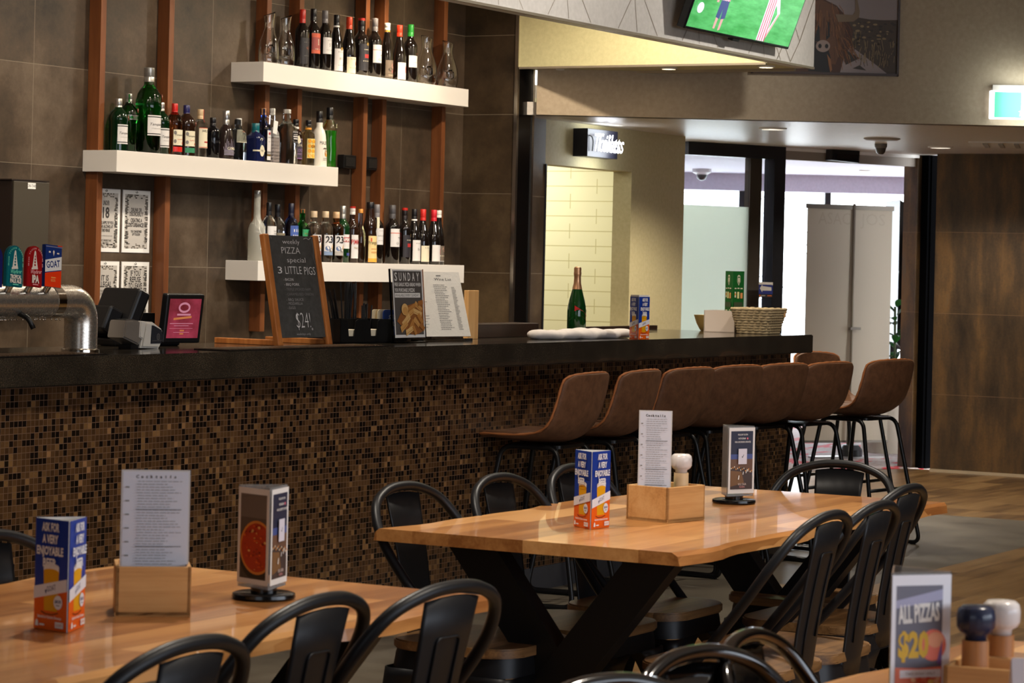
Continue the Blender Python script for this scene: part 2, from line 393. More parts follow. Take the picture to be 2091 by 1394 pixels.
struct(build('trim_3', box(BM(), -3.2, 5.815, 2.543, 13.63, 5.835, 2.555), mat('bead_metal', (170, 158, 138), .4, .6)))
sbox('wall_return_bulkhead', GREENISH, 13.225, 5.92, 2.55, 13.63, 7.49, 3.4)
struct(build('trim_4', box(BM(), 13.222, 5.93, 2.54, 13.24, 7.475, 2.552), mat('bead_metal', (170, 158, 138), .4, .6)))
struct(build('trim_4', box(BM(), 13.61, 5.93, 2.535, 13.632, 7.475, 2.552), mat('bead_metal', (170, 158, 138), .4, .6)))
sbox('wall_right', T_RUST, 18.05, -4, 0, 18.2, 6.73, 3.4)
struct(build('baseboard_right', box(BM(), 18.035, -4, 0, 18.05, 6.73, .02), mat('pale_trim', (190, 170, 140), .5)))
sbox('wall_side', TAUPE, -3.2, -4.1, 0, 18.2, -4, 3.4); sbox('wall_rear', TAUPE, -3.2, -4, 0, -3.1, 8, 3.4)
# lobby
E1 = (Vector((18.22, 6.99, 0)) - Vector((16.34, 7.88, 0))).normalized(); N1 = Vector((-E1.y, E1.x, 0))
M_D = Matrix(((E1.x, N1.x, 0, 16.34), (E1.y, N1.y, 0, 7.88), (0, 0, 1, 0), (0, 0, 0, 1)))
LOBW = m_paint('lobby_white', (206, 202, 216), .6)
lc = [L(.6, 18.05), L(3.1, 19.55), L(6.6, 19.55), L(6.6, 24.95), L(-.6, 24.95), L(-.6, 18.05)]
struct(build('ceiling_lobby', prism(BM(), [(p.x, p.y) for p in lc], 2.30, 2.36), LOBW))
M_W = Matrix.Translation(L(0, 24.4)) @ Matrix(((RGT.x, FWD.x, 0, 0), (RGT.y, FWD.y, 0, 0), (0, 0, 1, 0), (0, 0, 0, 1)))
struct(build('wall_lobby_head', box(BM(), -.6, -.1, 2.145, 6.6, .1, 2.3, M=M_W), LOBW))
struct(build('wall_lobby_left', box(BM(), -.7, -6.3, 0, -.55, .2, 2.3, M=M_W), LOBW)); struct(build('wall_lobby_right', box(BM(), 6.5, -4.9, 0, 6.6, .2, 2.3, M=M_W), LOBW))
PANE = bpy.data.materials.new('window_glass'); PANE.use_nodes = True; nt = PANE.node_tree; nt.nodes.clear()
o_ = nt.nodes.new('ShaderNodeOutputMaterial'); mx = nt.nodes.new('ShaderNodeMixShader'); tr = nt.nodes.new('ShaderNodeBsdfTransparent'); gl = nt.nodes.new('ShaderNodeBsdfGlossy')
gl.inputs['Roughness'].default_value = .02; mx.inputs[0].default_value = .06; tr.inputs[0].default_value = (.93, .95, .96, 1)
nt.links.new(tr.outputs[0], mx.inputs[1]); nt.links.new(gl.outputs[0], mx.inputs[2]); nt.links.new(mx.outputs[0], o_.inputs[0])
faint = ink(216, 222, 232)
for i, (a, b) in enumerate(((-.55, .55), (.6, 1.30), (1.35, 2.08), (2.15, 2.87), (2.94, 3.7), (3.75, 4.6), (4.65, 6.5))):
    w = struct(build('window_%d' % (i + 1), box(BM(), b, -.03, 0, b + .055, .05, 2.15, M=M_W), DARKFRAME))
    build('pane', box(BM(), a, .0, .03, b, .008, 2.15, M=M_W), PANE, w); build('sill', box(BM(), a, -.03, 0, b, .05, .05, M=M_W), LOBW, w)
    it = []
    for cx, cz in ((a + .25, 1.95), (a + .5, 1.62), (a + .2, 1.2), (a + .55, .8)):
        it.append(('l', faint, [(cx + .17 * cos(t * pi / 10), cz + .17 * sin(t * pi / 10)) for t in range(1, 9)], .008))
        it.append(('l', faint, [(cx - .1, cz), (cx, cz - .1), (cx + .1, cz), (cx + .03, cz + .07)], .008))
    art('decal', w, it, M_W @ frame((0, -.004, 0), (1, 0, 0), (0, 0, 1)))
# sliding door set
dr = struct(build('door_1', box(BM(), -.05, -.05, 2.195, .826, .06, 2.284, M=M_D), DARKFRAME))
build('stile', box(BM(), .556, .01, 0, .661, .07, 2.195, M=M_D), mat('bronze_stile', (58, 50, 40), .4), dr)
build('jamb', box(BM(), .726, -.05, 0, .826, .06, 2.195, M=M_D), DARKFRAME, dr)
build('pane', box(BM(), -.05, .02, 1.855, .556, .028, 2.195, M=M_D), PANE, dr); build('pane', box(BM(), .661, .02, 0, .726, .028, 2.195, M=M_D), PANE, dr)
FROST = mat('frosted_film', (216, 228, 222), .5); FROST.node_tree.nodes['Principled BSDF'].inputs['Transmission Weight'].default_value = .0
nt = FROST.node_tree; tl = nt.nodes.new('ShaderNodeBsdfTranslucent'); tl.inputs[0].default_value = rgb(244, 252, 240); mx = nt.nodes.new('ShaderNodeMixShader'); mx.inputs[0].default_value = .92
nt.links.new(nt.nodes['Principled BSDF'].outputs[0], mx.inputs[1]); nt.links.new(tl.outputs[0], mx.inputs[2]); nt.links.new(mx.outputs[0], nt.nodes['Material Output'].inputs[0])
build('frosted_pane', box(BM(), -.05, .02, 0, .556, .024, 1.855, M=M_D), FROST, dr)
build('track', box(BM(), .826, -.03, 2.262, 2.13, .05, 2.284, M=M_D), mat('track_white', (236, 234, 230), .4), dr); build('header', box(BM(), .826, .0, 2.20, 2.13, .06, 2.262, M=M_D), mat('header_grey', (150, 140, 130), .5), dr)
rj = struct(build('door_2', box(BM(), 2.165, -.09, 0, 2.75, .06, 2.284, M=M_D), mat('jamb_black', (8, 8, 9), .8, spec=.0)))
build('reveal', box(BM(), 2.122, -.02, 0, 2.168, .12, 2.284, M=M_D), T_RUST, rj)
build('guide', box(BM(), 2.19, -.10, 0, 2.205, -.088, 2.284, M=M_D), mat('jamb_black'), rj)
pl = build('exit_button', box(BM(), 2.285, -.10, .86, 2.325, -.089, 1.0, M=M_D), mat('plate_grey', (150, 150, 150), .3, .6), rj)
build('button', lathe(BM(), [(0, 0), (.022, 0), (.022, .012), (0, .016)], 16, M=M_D @ frame((2.305, -.10, .905), (1, 0, 0), (0, 0, 1))), mat('button_green', (20, 150, 60), .3), pl, True)
# corridor and lobby light
lamp('AREA', (14.8, 8.9, 2.4), (14.8, 8.9, 0), 34, (1, .98, .84), 1.0)

# ================================================================== fixtures on ceiling and walls
EMW = mat('lamp_warm', (255, 236, 200), .3, emit=14); EMN = mat('lamp_white', (255, 250, 240), .3, emit=10)
RING = mat('ring_white', (215, 210, 200), .4)
def downlight(label, loc, r, em, power, col, spot=95):
    t = thing('downlight', label, 'ceiling light', loc, 0, 'recessed downlights')
    build('ring', lathe(BM(), [(r, 0), (r, -.006), (r * .8, -.010), (r * .74, -.004), (r * .74, 0)], 28), RING, t, 40)
    build('lens', lathe(BM(), [(0, -.003), (r * .74, -.003)], 28), em, t)
    if power: l = lamp('SPOT', (0, 0, -.02), (0, 0, -2), power, col, r * .6, spot, .6); l.parent = t
downlight('warm recessed downlight under the bar bulkhead, beside the steel-edged wall end', (13.43, 7.32, 2.55), .05, EMW, 22, WARM, 100)
downlight('warm recessed downlight halfway along the underside of the bar bulkhead', (13.43, 6.62, 2.55), .05, EMW, 22, WARM, 100)
downlight('warm recessed downlight at the corner of the white fascia below the screen', (13.43, 6.02, 2.55), .05, EMW, 22, WARM, 100)
downlight('round downlight in the hall ceiling in front of the dark door frame', (14.8, 6.58, 2.285), .085, EMN, 140, NEUT, 140)
downlight('round downlight in the hall ceiling beside the air grille', (17.06, 6.34, 2.285), .085, EMN, 95, NEUT, 140)
q = L(3.02, 22.8, 2.30); downlight('small downlight in the pale lobby ceiling beyond the door', q, .05, EMN, 10, NEUT)
t = thing('ceiling_vent', 'flat round ceiling vent beside the dome camera', 'vent', (16.0, 6.345, 2.285))
build('plate', lathe(BM(), [(0, -.012), (.10, -.012), (.118, -.004), (.118, 0)], 32), mat('vent_grey', (150, 142, 130), .5), t, 40)
t = thing('air_grille', 'square ceiling air grille at the right by the brown tiled wall', 'vent', (16.75, 5.7, 2.285), .3)
build('frame', box(BM(), -.3, -.3, -.008, .3, .3, 0), RING, t)
for i in range(5): build('slat', box(BM(), -.25, -.22 + i * .1, -.016, .25, -.19 + i * .1, -.008), mat('vent_grey'), t)
t = thing('dome_camera', 'small grey dome camera on the ceiling before the sliding door', 'security camera', (16.66, 6.614, 2.285))
build('base', lathe(BM(), [(0, -.03), (.036, -.03), (.042, -.02), (.042, 0)], 24), mat('camera_grey', (110, 104, 98), .4), t, 40)
build('dome', lathe(BM(), [(0, -.074), (.018, -.07), (.03, -.056), (.036, -.03)], 24), mat('dome_dark', (70, 66, 64), .15), t, True)
q = L(1.66, 23.4, 2.30); t = thing('dome_camera', 'white dome camera in the lobby seen through the fixed door pane', 'security camera', q)
build('base', lathe(BM(), [(0, -.05), (.05, -.05), (.085, -.03), (.085, 0)], 24), mat('camera_white', (215, 212, 210), .4), t, 40)
build('dome', lathe(BM(), [(0, -.105), (.03, -.095), (.046, -.07), (.048, -.05)], 24), mat('dome_dark'), t, True)
t = thing('door_sensor', 'black motion sensor box mounted over the sliding door opening', 'sensor', M_D @ Vector((1.335, -.08, 2.284)), math.atan2(E1.y, E1.x))
build('housing', prism(BM(), [(-.13, -.075), (.13, -.085), (.135, 0), (-.125, 0)], -.045, .03, .004, frame((0, 0, 0), (1, 0, 0), (0, 0, 1))), BLACKM, t); build('lens', box(BM(), -.1, -.047, -.07, .1, -.044, -.03), mat('sensor_lens', (20, 18, 22), .1), t)
# arrow sticker on the door stile
t = tag(art('door_sticker', None, [('r', ink(206, 200, 190), 0, 0, .128, .105), ('r', ink(28, 40, 110), 0, .022, .128, .088), ('p', ink(206, 200, 190), [(.09, .105), (.128, .083), (.128, .105)]), ('r', ink(34, 30, 30), 0, 0, .128, .022), ('p', ink(196, 190, 180), [(.008, .062), (.032, .09), (.032, .078), (.115, .07), (.115, .046), (.032, .046), (.032, .034)]), ('r', ink(230, 110, 30), .006, .006, .016, .016), ('r', ink(150, 146, 140), .02, .008, .06, .014), ('r', ink(190, 96, 40), .078, .008, .12, .014)],
    M_D @ frame((.60, -.056, 1.23), (1, 0, 0), (0, 0, 1))), 'blue sticker with a white left-pointing arrow on the door frame', 'sign')
# toilets sign
t = thing('toilets_sign', 'black box sign with glowing white Toilets script above the corridor opening', 'sign', (14.33, 7.6, 2.17))
build('box', box(BM(), -.20, -.10, -.088, .20, 0, .082, bev=.003), mat('sign_navy', (24, 24, 34), .35), t)
NEON = mat('neon_white', (250, 250, 255), .3, emit=4)
bm = BM(); 
gv, gf, g0, g1 = glyphs('Toilets', .0, 3)
k = .36 / (g1 - g0)
for dz in (0, -.02):
    vs = [bm.verts.new(((x - (g0 + g1) / 2) * k + .012 + y * .05, -.118 + dz, (y - .34) * .155)) for x, y in gv]
    for f in gf:
        try: bm.faces.new([vs[i] for i in f])
        except ValueError: pass
build('neon_lettering', bm, NEON, t)
build('cable', tube(BM(), spline([(-.185, -.104, .04), (-.165, -.112, .03), (-.155, -.115, 0), (-.158, -.112, -.055)], 4), .004, 6), BLACKM, t)
l = lamp('AREA', (.0, -.16, 0), (0, 0, 0), 3.2, (.9, .96, 1), .3); l.parent = t
# exit sign
EXG = mat('exit_green', (70, 225, 130), .4, emit=.9); EXW = mat('exit_white', (245, 250, 255), .4, emit=2.2)
t = thing('exit_sign', 'lit green and white running-man exit sign on the taupe bulkhead', 'exit sign', L(2.95, 15.25, 2.405), math.atan2(RGT.y, RGT.x))
build('backplate', box(BM(), -.21, -.035, .078, .23, 0, .112, bev=.003), mat('sign_housing', (190, 180, 168), .4), t)
bx = build('diffuser', box(BM(), -.222, -.05, -.085, .222, 0, .078, bev=.004), EXW, t)
art('pictogram', t, [('r', EXG, -.20, -.077, .02, .07), ('r', EXW, -.045, -.077, .02, .07), ('p', EXG, [(-.03, -.03), (.0, -.03), (.02, .0), (.012, .03), (-.01, .03), (-.018, .02), (.0, .018), (-.005, -.018), (-.03, -.018)]), ('p', EXW, [(-.06, -.04), (-.03, -.03), (-.045, -.06), (-.055, -.07), (-.05, -.045)])], frame((0, -.0505, 0), (1, 0, 0), (0, 0, 1)))
l = lamp('AREA', (0, -.12, 0), (-.3, 1, 0), 2.0, (.9, 1, 1), .3); l.parent = t
# cow picture
t = thing('cow_picture', 'framed print of a brown highland cow, partly behind the white fascia', 'picture', L(1.775, 15.25, 2.552), math.atan2(RGT.y, RGT.x))
fr = BM(); Wp, Hp = .425, .86
for a in ((-Wp, -.03, 0, Wp, 0, .014), (-Wp, -.03, Hp - .014, Wp, 0, Hp), (-Wp, -.03, 0, -Wp + .012, 0, Hp), (Wp - .012, -.03, 0, Wp, 0, Hp)): box(fr, *a)
build('frame', fr, mat('picture_frame_brown', (58, 36, 24), .4), t)
sk, hl, hl2, pth, gr, fur, fur2, fur3, hornc, blk, nose = ink(150, 138, 136), ink(76, 62, 48), ink(58, 48, 38), ink(158, 144, 142), ink(150, 128, 92), ink(104, 66, 38), ink(78, 46, 26), ink(148, 98, 58), ink(126, 106, 82), ink(22, 18, 17), ink(158, 138, 128)
it = [('r', sk, -.413, .014, .413, Hp - .014), ('p', hl, [(.413, .26), (.413, .325), (.33, .322), (.25, .325), (.18, .335), (.05, .30), (-.2, .30), (-.413, .34), (-.413, .014), (.413, .014)]),
      ('p', pth, [(-.413, .014), (.36, .014), (.30, .06), (.16, .16), (.12, .20), (.08, .14), (-.1, .12), (-.413, .05)]), ('p', hl2, [(.12, .06), (.2, .10), (.13, .14), (.1, .12)]), ('p', hl2, [(.16, .04), (.24, .03), (.2, .06)])]
R = random.Random(5); gs = []
for i in range(120):
    x = R.uniform(.08, .40); y = R.uniform(.04, .17) + .05 * (x < .2); gs.append(('l', (gr, hl2, gr)[i % 3], [(x, y), (x + R.uniform(-.012, .012), y + R.uniform(.02, .06))], .003))
for i in range(90): x = R.uniform(.05, .41); y = R.uniform(.17, .31); gs.append(('e', (hl2, hl2, gr)[i % 3], x, y, R.uniform(.004, .014), R.uniform(.003, .007)))
it += [gs]; bg_n = len(it)
it += [('p', fur2, [(-.40, .014), (.02, .014), (.05, .10), (.11, .18), (.12, .26), (.06, .34), (-.02, .40), (-.14, .44), (-.28, .44), (-.38, .36), (-.413, .2)]),
       ('p', fur, [(-.30, .10), (-.02, .06), (.03, .16), (.06, .28), (-.02, .39), (-.14, .43), (-.27, .42), (-.33, .30)]), ('p', blk, [(-.24, .02), (-.06, .014), (-.06, .1), (-.09, .17), (-.2, .19), (-.26, .14)]), ('p', blk, [(-.24, .32), (-.20, .19), (-.15, .19), (-.16, .31)]), ('p', blk, [(-.10, .31), (-.07, .30), (-.07, .22), (-.10, .20)])]
gs = []
for i in range(260):
    x = R.uniform(-.33, .09); y = R.uniform(.125, .42); dx = (x + .12) * R.uniform(.1, .5)
    if abs(x + .12) < .08 and y < .3: continue
    if y > .43 - 2.2 * max(0, x) : continue
    gs.append(('l', (fur3, fur2, fur, fur3)[i % 4], [(x, y), (x + dx * .6, y - R.uniform(.02, .05)), (x + dx, y - R.uniform(.06, .10))], .0028))
it.append(gs)
it += [('p', hornc, [(-.02, .40), (.0, .35), (.12, .345), (.155, .37), (.165, .42), (.15, .50), (.13, .56), (.125, .55), (.135, .48), (.14, .43), (.12, .395), (.06, .395)]), ('p', hornc, [(-.24, .40), (-.26, .35), (-.36, .35), (-.395, .4), (-.40, .5), (-.385, .5), (-.36, .41), (-.32, .395)]),
       ('e', nose, -.125, .165, .055, .035), ('e', blk, -.15, .165, .013, .013), ('e', blk, -.095, .165, .013, .013), ('l', nose, [(-.16, .185), (-.125, .175), (-.09, .188)], .008), ('p', fur3, [(-.09, .12), (-.06, .09), (-.045, .03), (-.06, .014), (-.075, .06)])]
def cowx(q):
    f = lambda x: (x + .125) * .7 - .0135
    if isinstance(q, list): return [cowx(a) for a in q]
    if q[0] == 'e': return (q[0], q[1], f(q[2]), q[3], q[4] * .75, q[5])
    return (q[0], q[1], [(f(x), y) for x, y in q[2]]) + tuple(q[3:])
it = it[:bg_n] + [cowx(q) for q in it[bg_n:] if not (q[0] == 'p' and q[1] is hornc)]
for s in (1, -1): it.append(('p', hornc, [((x + .0135) * s - .0135, y) for x, y in [(.055, .35), (.07, .305), (.16, .31), (.19, .335), (.193, .37), (.18, .43), (.165, .5), (.158, .49), (.166, .42), (.168, .37), (.152, .348), (.1, .350)]]))
art('print', t, it, frame((0, -.012, 0), (1, 0, 0), (0, 0, 1)))
# television on the fascia
t = thing('television', 'tilted flat television showing a football match on the white fascia', 'television', (12.43, 5.775, 2.62))
TI = Matrix.Rotation(radians(20), 4, 'X')
build('bracket', box(BM(), -.15, -.05, .05, .15, .03, .2), BLACKM, t)
build('casing', box(BM(), -.645, -.045, 0, .645, 0, .74, bev=.006, M=TI), mat('tv_black', (12, 12, 13), .25), t)
build('sensor_bump', box(BM(), -.05, -.04, -.014, .03, -.01, .004, bev=.003, M=TI), BLACKM, t)
def scr(name, r, g_, b, e=.85):
    return mat(name, (r, g_, b), .3, emit=e)
GR = scr('screen_grass', 60, 150, 74); g = NT(GR); n = g.noise(g.scale(g.co(), (3, 3, 14)), 2, 4, .6); c_ = g.ramp(n, [(.3, (48, 138, 62)), (.7, (88, 176, 104))]); g.base(c_); g.set(g.p.inputs['Emission Color'], c_)
SW, SR, SB, SK, SY = scr('screen_white', 225, 215, 235), scr('screen_red', 176, 62, 84), scr('screen_navy', 62, 72, 120), scr('screen_skin', 196, 150, 150), scr('screen_yellow', 232, 176, 24)
it = [('r', GR, -.63, .015, .63, .725)]
def player(x, y, s):
    o = [('p', SK, [(x - .05 * s, y), (x - .02 * s, y), (x - .01 * s, y + .10 * s), (x - .05 * s, y + .10 * s)]), ('p', SK, [(x + .03 * s, y - .01 * s), (x + .06 * s, y), (x + .07 * s, y + .10 * s), (x + .03 * s, y + .10 * s)]),
         ('p', SB, [(x - .06 * s, y + .08 * s), (x, y + .07 * s), (x + .01 * s, y + .14 * s), (x + .02 * s, y + .07 * s), (x + .085 * s, y + .08 * s), (x + .07 * s, y + .22 * s), (x - .05 * s, y + .22 * s)]),
         ('p', SW, [(x - .06 * s, y + .20 * s), (x + .075 * s, y + .20 * s), (x + .10 * s, y + .44 * s), (x - .09 * s, y + .44 * s)]), ('p', SK, [(x - .12 * s, y + .18 * s), (x - .085 * s, y + .18 * s), (x - .06 * s, y + .42 * s), (x - .10 * s, y + .43 * s)]), ('e', SK, x, y + .50 * s, .035 * s, .045 * s)]
    for i in range(5): o.append(('p', SR, [(x - .055 * s + i * .028 * s, y + .20 * s), (x - .043 * s + i * .028 * s, y + .20 * s), (x - .055 * s + i * .035 * s, y + .44 * s), (x - .073 * s + i * .035 * s, y + .44 * s)]))
    return o
it += player(-.30, .03, .75) + [('p', SB, [(.20, .0), (.20, .0), (.20, .0)])] if 0 else player(-.30, .03, .75)
def player2(x, y):
    o = [('p', SW, [(x - .05, y), (x + .05, y), (x + .055, y + .26), (x + .02, y + .33), (x - .02, y + .33), (x - .055, y + .24)]), ('p', SW, [(x + .03, y + .30), (x + .13, y + .16), (x + .055, y + .02), (x + .04, y + .04), (x + .10, y + .155), (x + .02, y + .24)]), ('p', SK, [(x + .13, y + .16), (x + .055, y + .02), (x + .045, y + .035), (x + .108, y + .155)]), ('e', SK, x, y + .40, .032, .05), ('p', SB, [(x - .02, y + .42), (x + .04, y + .42), (x + .04, y + .5), (x - .02, y + .5)])]
    for i in range(4): o.append(('p', SR, [(x - .04 + i * .026, y), (x - .03 + i * .026, y), (x - .033 + i * .022, y + .3), (x - .043 + i * .022, y + .3)]))
    return o
it += player2(.25, .017) + [('p', SW, [(-.02, .33), (.01, .33), (.01, .40), (-.01, .40)]), ('p', SW, [(.05, .35), (.07, .35), (.08, .42), (.055, .42)]), ('r', SY, -.01, .395, .02, .5), ('r', SY, .06, .415, .085, .5), ('p', SY, [(-.07, .31), (.01, .30), (.01, .34), (-.02, .34), (-.07, .325)]), ('p', SY, [(.02, .33), (.07, .345), (.07, .375), (.04, .365)]), ('e', SW, -.55, .12, .035, .028), ('p', SW, [(.55, .725), (.60, .60), (.63, .56), (.63, .725)])]
art('screen', t, it, TI @ frame((0, -.0455, 0), (1, 0, 0), (0, 0, 1)))

# ================================================================== the bar
MOS = m_mosaic('brown_glass_mosaic')
STONE = m_speckle('dark_speckled_stone', (25, 22, 18), (54, 47, 38), .13, 260, coat=.3)
KICK = m_slab_tile('kick_tile_grey', 'x', .6, 20, .3, -5, [(.28, (44, 44, 48)), (.5, (58, 58, 62)), (.7, (66, 66, 70)), (.85, (74, 74, 76))])
t = thing('bar_counter', 'long bar counter clad in brown glass mosaic with a dark stone top', 'bar counter', (0, 0, 0))
build('mosaic_front', box(BM(), 1.0, 5.565, .102, 12.82, 6.05, .99), MOS, t)
build('kickboard', box(BM(), 1.0, 5.558, 0, 12.82, 6.05, .102), KICK, t)
ct = BM(); prism(ct, [(1.0, 5.485), (12.92, 5.485), (12.92, 6.40), (12.3, 6.40), (12.3, 6.10), (1.0, 6.10)], .99, 1.085, .004); build('countertop', ct, STONE, t)
build('back_ledge', box(BM(), 9.4, 5.955, 1.085, 10.78, 6.09, 1.148, bev=.003), m_speckle('dark_stone_ledge', (34, 22, 16), (52, 36, 28), .3), t)
build('end_lip', box(BM(), 12.0, 6.40, .99, 12.92, 6.43, 1.105), m_speckle('dark_stone_ledge'), t)

# ================================================================== shelves and posts behind the bar
SHELF = mat('shelf_white', (222, 216, 208), .35)
POST = m_wood('red_timber_post', (78, 42, 20), (110, 62, 30), (134, 82, 44), 'z', 0, .45, .7)
for x, lb in ((9.775, 'red timber post at the left end of the middle bottle shelf'), (10.30, 'red timber post right of the pinned notices'), (11.12, 'red timber post behind the chalkboard and left decanters'),
              (11.415, 'red timber post second from the left under the top shelf'), (12.05, 'red timber post left of the close pair, beside the black wall socket'), (12.24, 'red timber post right of the close pair, behind the wine bottles'), (12.87, 'red timber post nearest the tiled return wall')):
    o = build('timber_post', box(BM(), x, 7.77, 1.044, x + .04, 7.84, 3.4, bev=.002), POST); tag(o, lb, 'post', 'timber posts on the back wall')
for nm, x0, x1, z, lb in (('u', 10.913, 12.94, 2.405, 'highest white shelf, holding red wines and glass decanters'), ('m', 9.75, 11.615, 1.904, 'middle white shelf, holding gin and liqueur bottles'), ('l', 10.905, 12.937, 1.406, 'lowest white shelf, partly behind the chalkboard')):
    o = build('wall_shelf', box(BM(), x0, 7.64, z - .1, x1, 7.84, z, bev=.0015), SHELF); tag(o, lb, 'shelf', 'white shelves behind the bar')
for x in (11.972, 12.20):
    t = thing('wall_socket', 'black wall socket %s' % ('left of the close pair of timber posts' if x < 12 else 'between the close pair of timber posts'), 'socket', (x, 7.84, 1.95), 0, 'wall sockets')
    build('plate', box(BM(), -.062, -.04, -.037, .062, 0, .037, bev=.004), mat('socket_black', (18, 17, 17), .3), t); build('face', box(BM(), -.045, -.043, -.025, .045, -.04, .025), mat('socket_face', (34, 32, 30), .25), t)
t = thing('switchboard_cabinet', 'dark grey metal switchboard cabinet on the tiled wall behind the taps', 'cabinet', (9.245, 7.84, 1.49))
build('body', box(BM(), -.122, -.11, -.28, .122, 0, .25, bev=.003), mat('cabinet_side', (36, 26, 22), .4), t)
build('door', box(BM(), -.122, -.122, -.275, .122, -.112, .247, bev=.002), mat('cabinet_olive', (62, 55, 44), .45), t)
build('drip_edge', box(BM(), -.13, -.115, .25, .13, .0, .256), mat('cabinet_side'), t)
art('label_tape', t, [('r', WHITE, -.028, .215, .026, .242), ('t', GREYINK, 'DB-TAB', -.001, .223, .012, {'b': .02})], frame((0, -.1225, 0), (1, 0, 0), (0, 0, 1)))
# notices
BRK = ink(92, 84, 74); BRK2 = ink(120, 112, 100); NBG = ink(186, 180, 172); DK = ink(58, 54, 52)
def notice(x0, z0, label, rows):
    t = thing('notice', label, 'notice', (x0 + .106, 7.84, z0 + .148), 0, 'venue notices between the timber posts')
    build('sleeve', box(BM(), -.108, -.004, -.15, .108, -.001, .15), mat('laminate', (196, 192, 190), .15), t)
    it = [('r', WHITE, -.105, -.1485, .105, .1485), ('r', NBG, -.09, -.13, .09, .13)]; R = random.Random(int(x0 * 100)); bk_ = []
    for i in range(230):
        e = R.random(); y = -.13 + .0065 * R.randrange(40); w = R.uniform(.008, .018)
        x = (R.uniform(.062, .078) if e < .5 else R.uniform(-.09, -.075)) if abs(y) < .108 else R.uniform(-.09, .073)
        bk_.append(('r', (BRK, BRK2)[i % 2], x, y, min(x + w, .09), y + .005))
    it.append(bk_)
    for s, y, h, o in rows: it.append(('t', DK, s, 0, y, h, o))
    art('print', t, it, frame((0, -.0042, 0), (1, 0, 0), (0, 0, 1)))
    build('hook', tube(BM(), spline([(.0, -.004, .146), (.004, -.008, .139), (-.006, -.008, .137), (-.01, -.006, .142)], 4), .0012, 5), BLACKM, t)
C_ = lambda w: {'w': w, 'b': .025}
notice(9.822, 1.433, 'upper left notice reading UNDER 18, partly behind the post', [('UNDER', .072, .021, C_(.05)), ('18', .012, .05, C_(.05)), ('FINES APPLY IF YOU', -.018, .014, C_(.115)), ('DRINK ALCOHOL AT', -.036, .014, C_(.11)), ('THIS VENUE', -.054, .014, C_(.062)), ('Failure to follow this may result', -.075, .005, {'w': .1}), ("CAN'T AFFORD THAT,", -.1, .010, {'w': .09, 'b': .01}), ('CAN YOU?', -.113, .010, {'w': .045, 'b': .01})])
notice(10.055, 1.433, 'upper right notice about being drunk or disorderly', [('DRUNK OR', .046, .019, C_(.082)), ('DISORDERLY?', .026, .019, C_(.106)), ('CREATING A', -.004, .019, C_(.09)), ('DISTURBANCE?', -.026, .019, C_(.118)), ('YOU CAN BE FINED', -.053, .011, C_(.085)), ('UP TO $5,500', -.067, .011, C_(.06))])
notice(9.826, 1.090, 'lower left notice reading IT IS ILLEGAL, beside the post', [('IT IS', .058, .026, C_(.055)), ('ILLEGAL', .028, .026, C_(.098)), ('IT IS TO SUPPLY LIQUOR', .003, .011, {'w': .11, 'b': .01}), ('TO YOU IF YOU ARE:', -.012, .011, {'w': .09, 'b': .01}), ('UNDULY', -.033, .012, dict(C_(.04), al='c')), ('INTOXICATED', -.047, .012, C_(.07)), ('DISORDERLY', -.068, .012, C_(.062)), ('UNDER 18', -.088, .012, C_(.05))])
notice(10.058, 1.090, 'lower right notice reading IF YOU REFUSE TO LEAVE, above the till', [('IF YOU', .082, .026, C_(.075)), ('REFUSE', .052, .026, C_(.085)), ('TO LEAVE', .022, .026, C_(.106)), ('WHEN', -.006, .024, C_(.065)), ('ASKED TO', -.034, .022, C_(.09))])

# ================================================================== bottles
G = {}
def glass(nm, c, tr=1.0, rough=.03, ior=1.40): return mat('glass_' + nm, c, rough, 0, tr, 0, ior)
G['wine'] = mat('bottle_wine_dark', (16, 11, 9), .06, coat=.3); G['black'] = mat('bottle_black', (10, 9, 11), .08); G['clear'] = glass('clear', (246, 248, 246)); G['green'] = glass('green', (36, 158, 56)); G['gin'] = mat('bottle_green_full', (8, 34, 14), .06, trans=.15)
G['amber'] = glass('amber', (226, 150, 70)); G['rosebrown'] = glass('rosebrown', (176, 104, 60)); G['blue'] = glass('blue', (70, 96, 190)); G['navy'] = mat('bottle_navy', (20, 26, 62), .07); G['frost'] = mat('glass_frosted', (206, 204, 192), .45, 0, .6); G['white'] = mat('bottle_white', (226, 222, 210), .3)
G['midori'] = mat('liqueur_green', (30, 128, 26), .12, coat=.3); G['pale'] = glass('pale', (206, 196, 150)); G['brown'] = mat('bottle_brown', (36, 20, 12), .07); G['deepgreen'] = mat('bottle_deep_green', (14, 44, 20), .07); G['tint'] = glass('smoke', (190, 198, 206)); G['yellowwhite'] = glass('lemon', (238, 226, 178)); G['darkgrey'] = mat('bottle_smoke', (40, 30, 28), .1)
CR = ink(214, 206, 180, .55); LW = ink(212, 208, 206, .55); LK = ink(30, 26, 30); LR = ink(164, 40, 40); LO = ink(196, 86, 56); GD = mat('foil_gold', (196, 160, 90), .3, .7); SV = mat('foil_silver', (196, 192, 186), .28, .9)
def cap(r, g_, b, rough=.3, met=0): return mat('cap_%d_%d_%d' % (r, g_, b), (r, g_, b), rough, met)
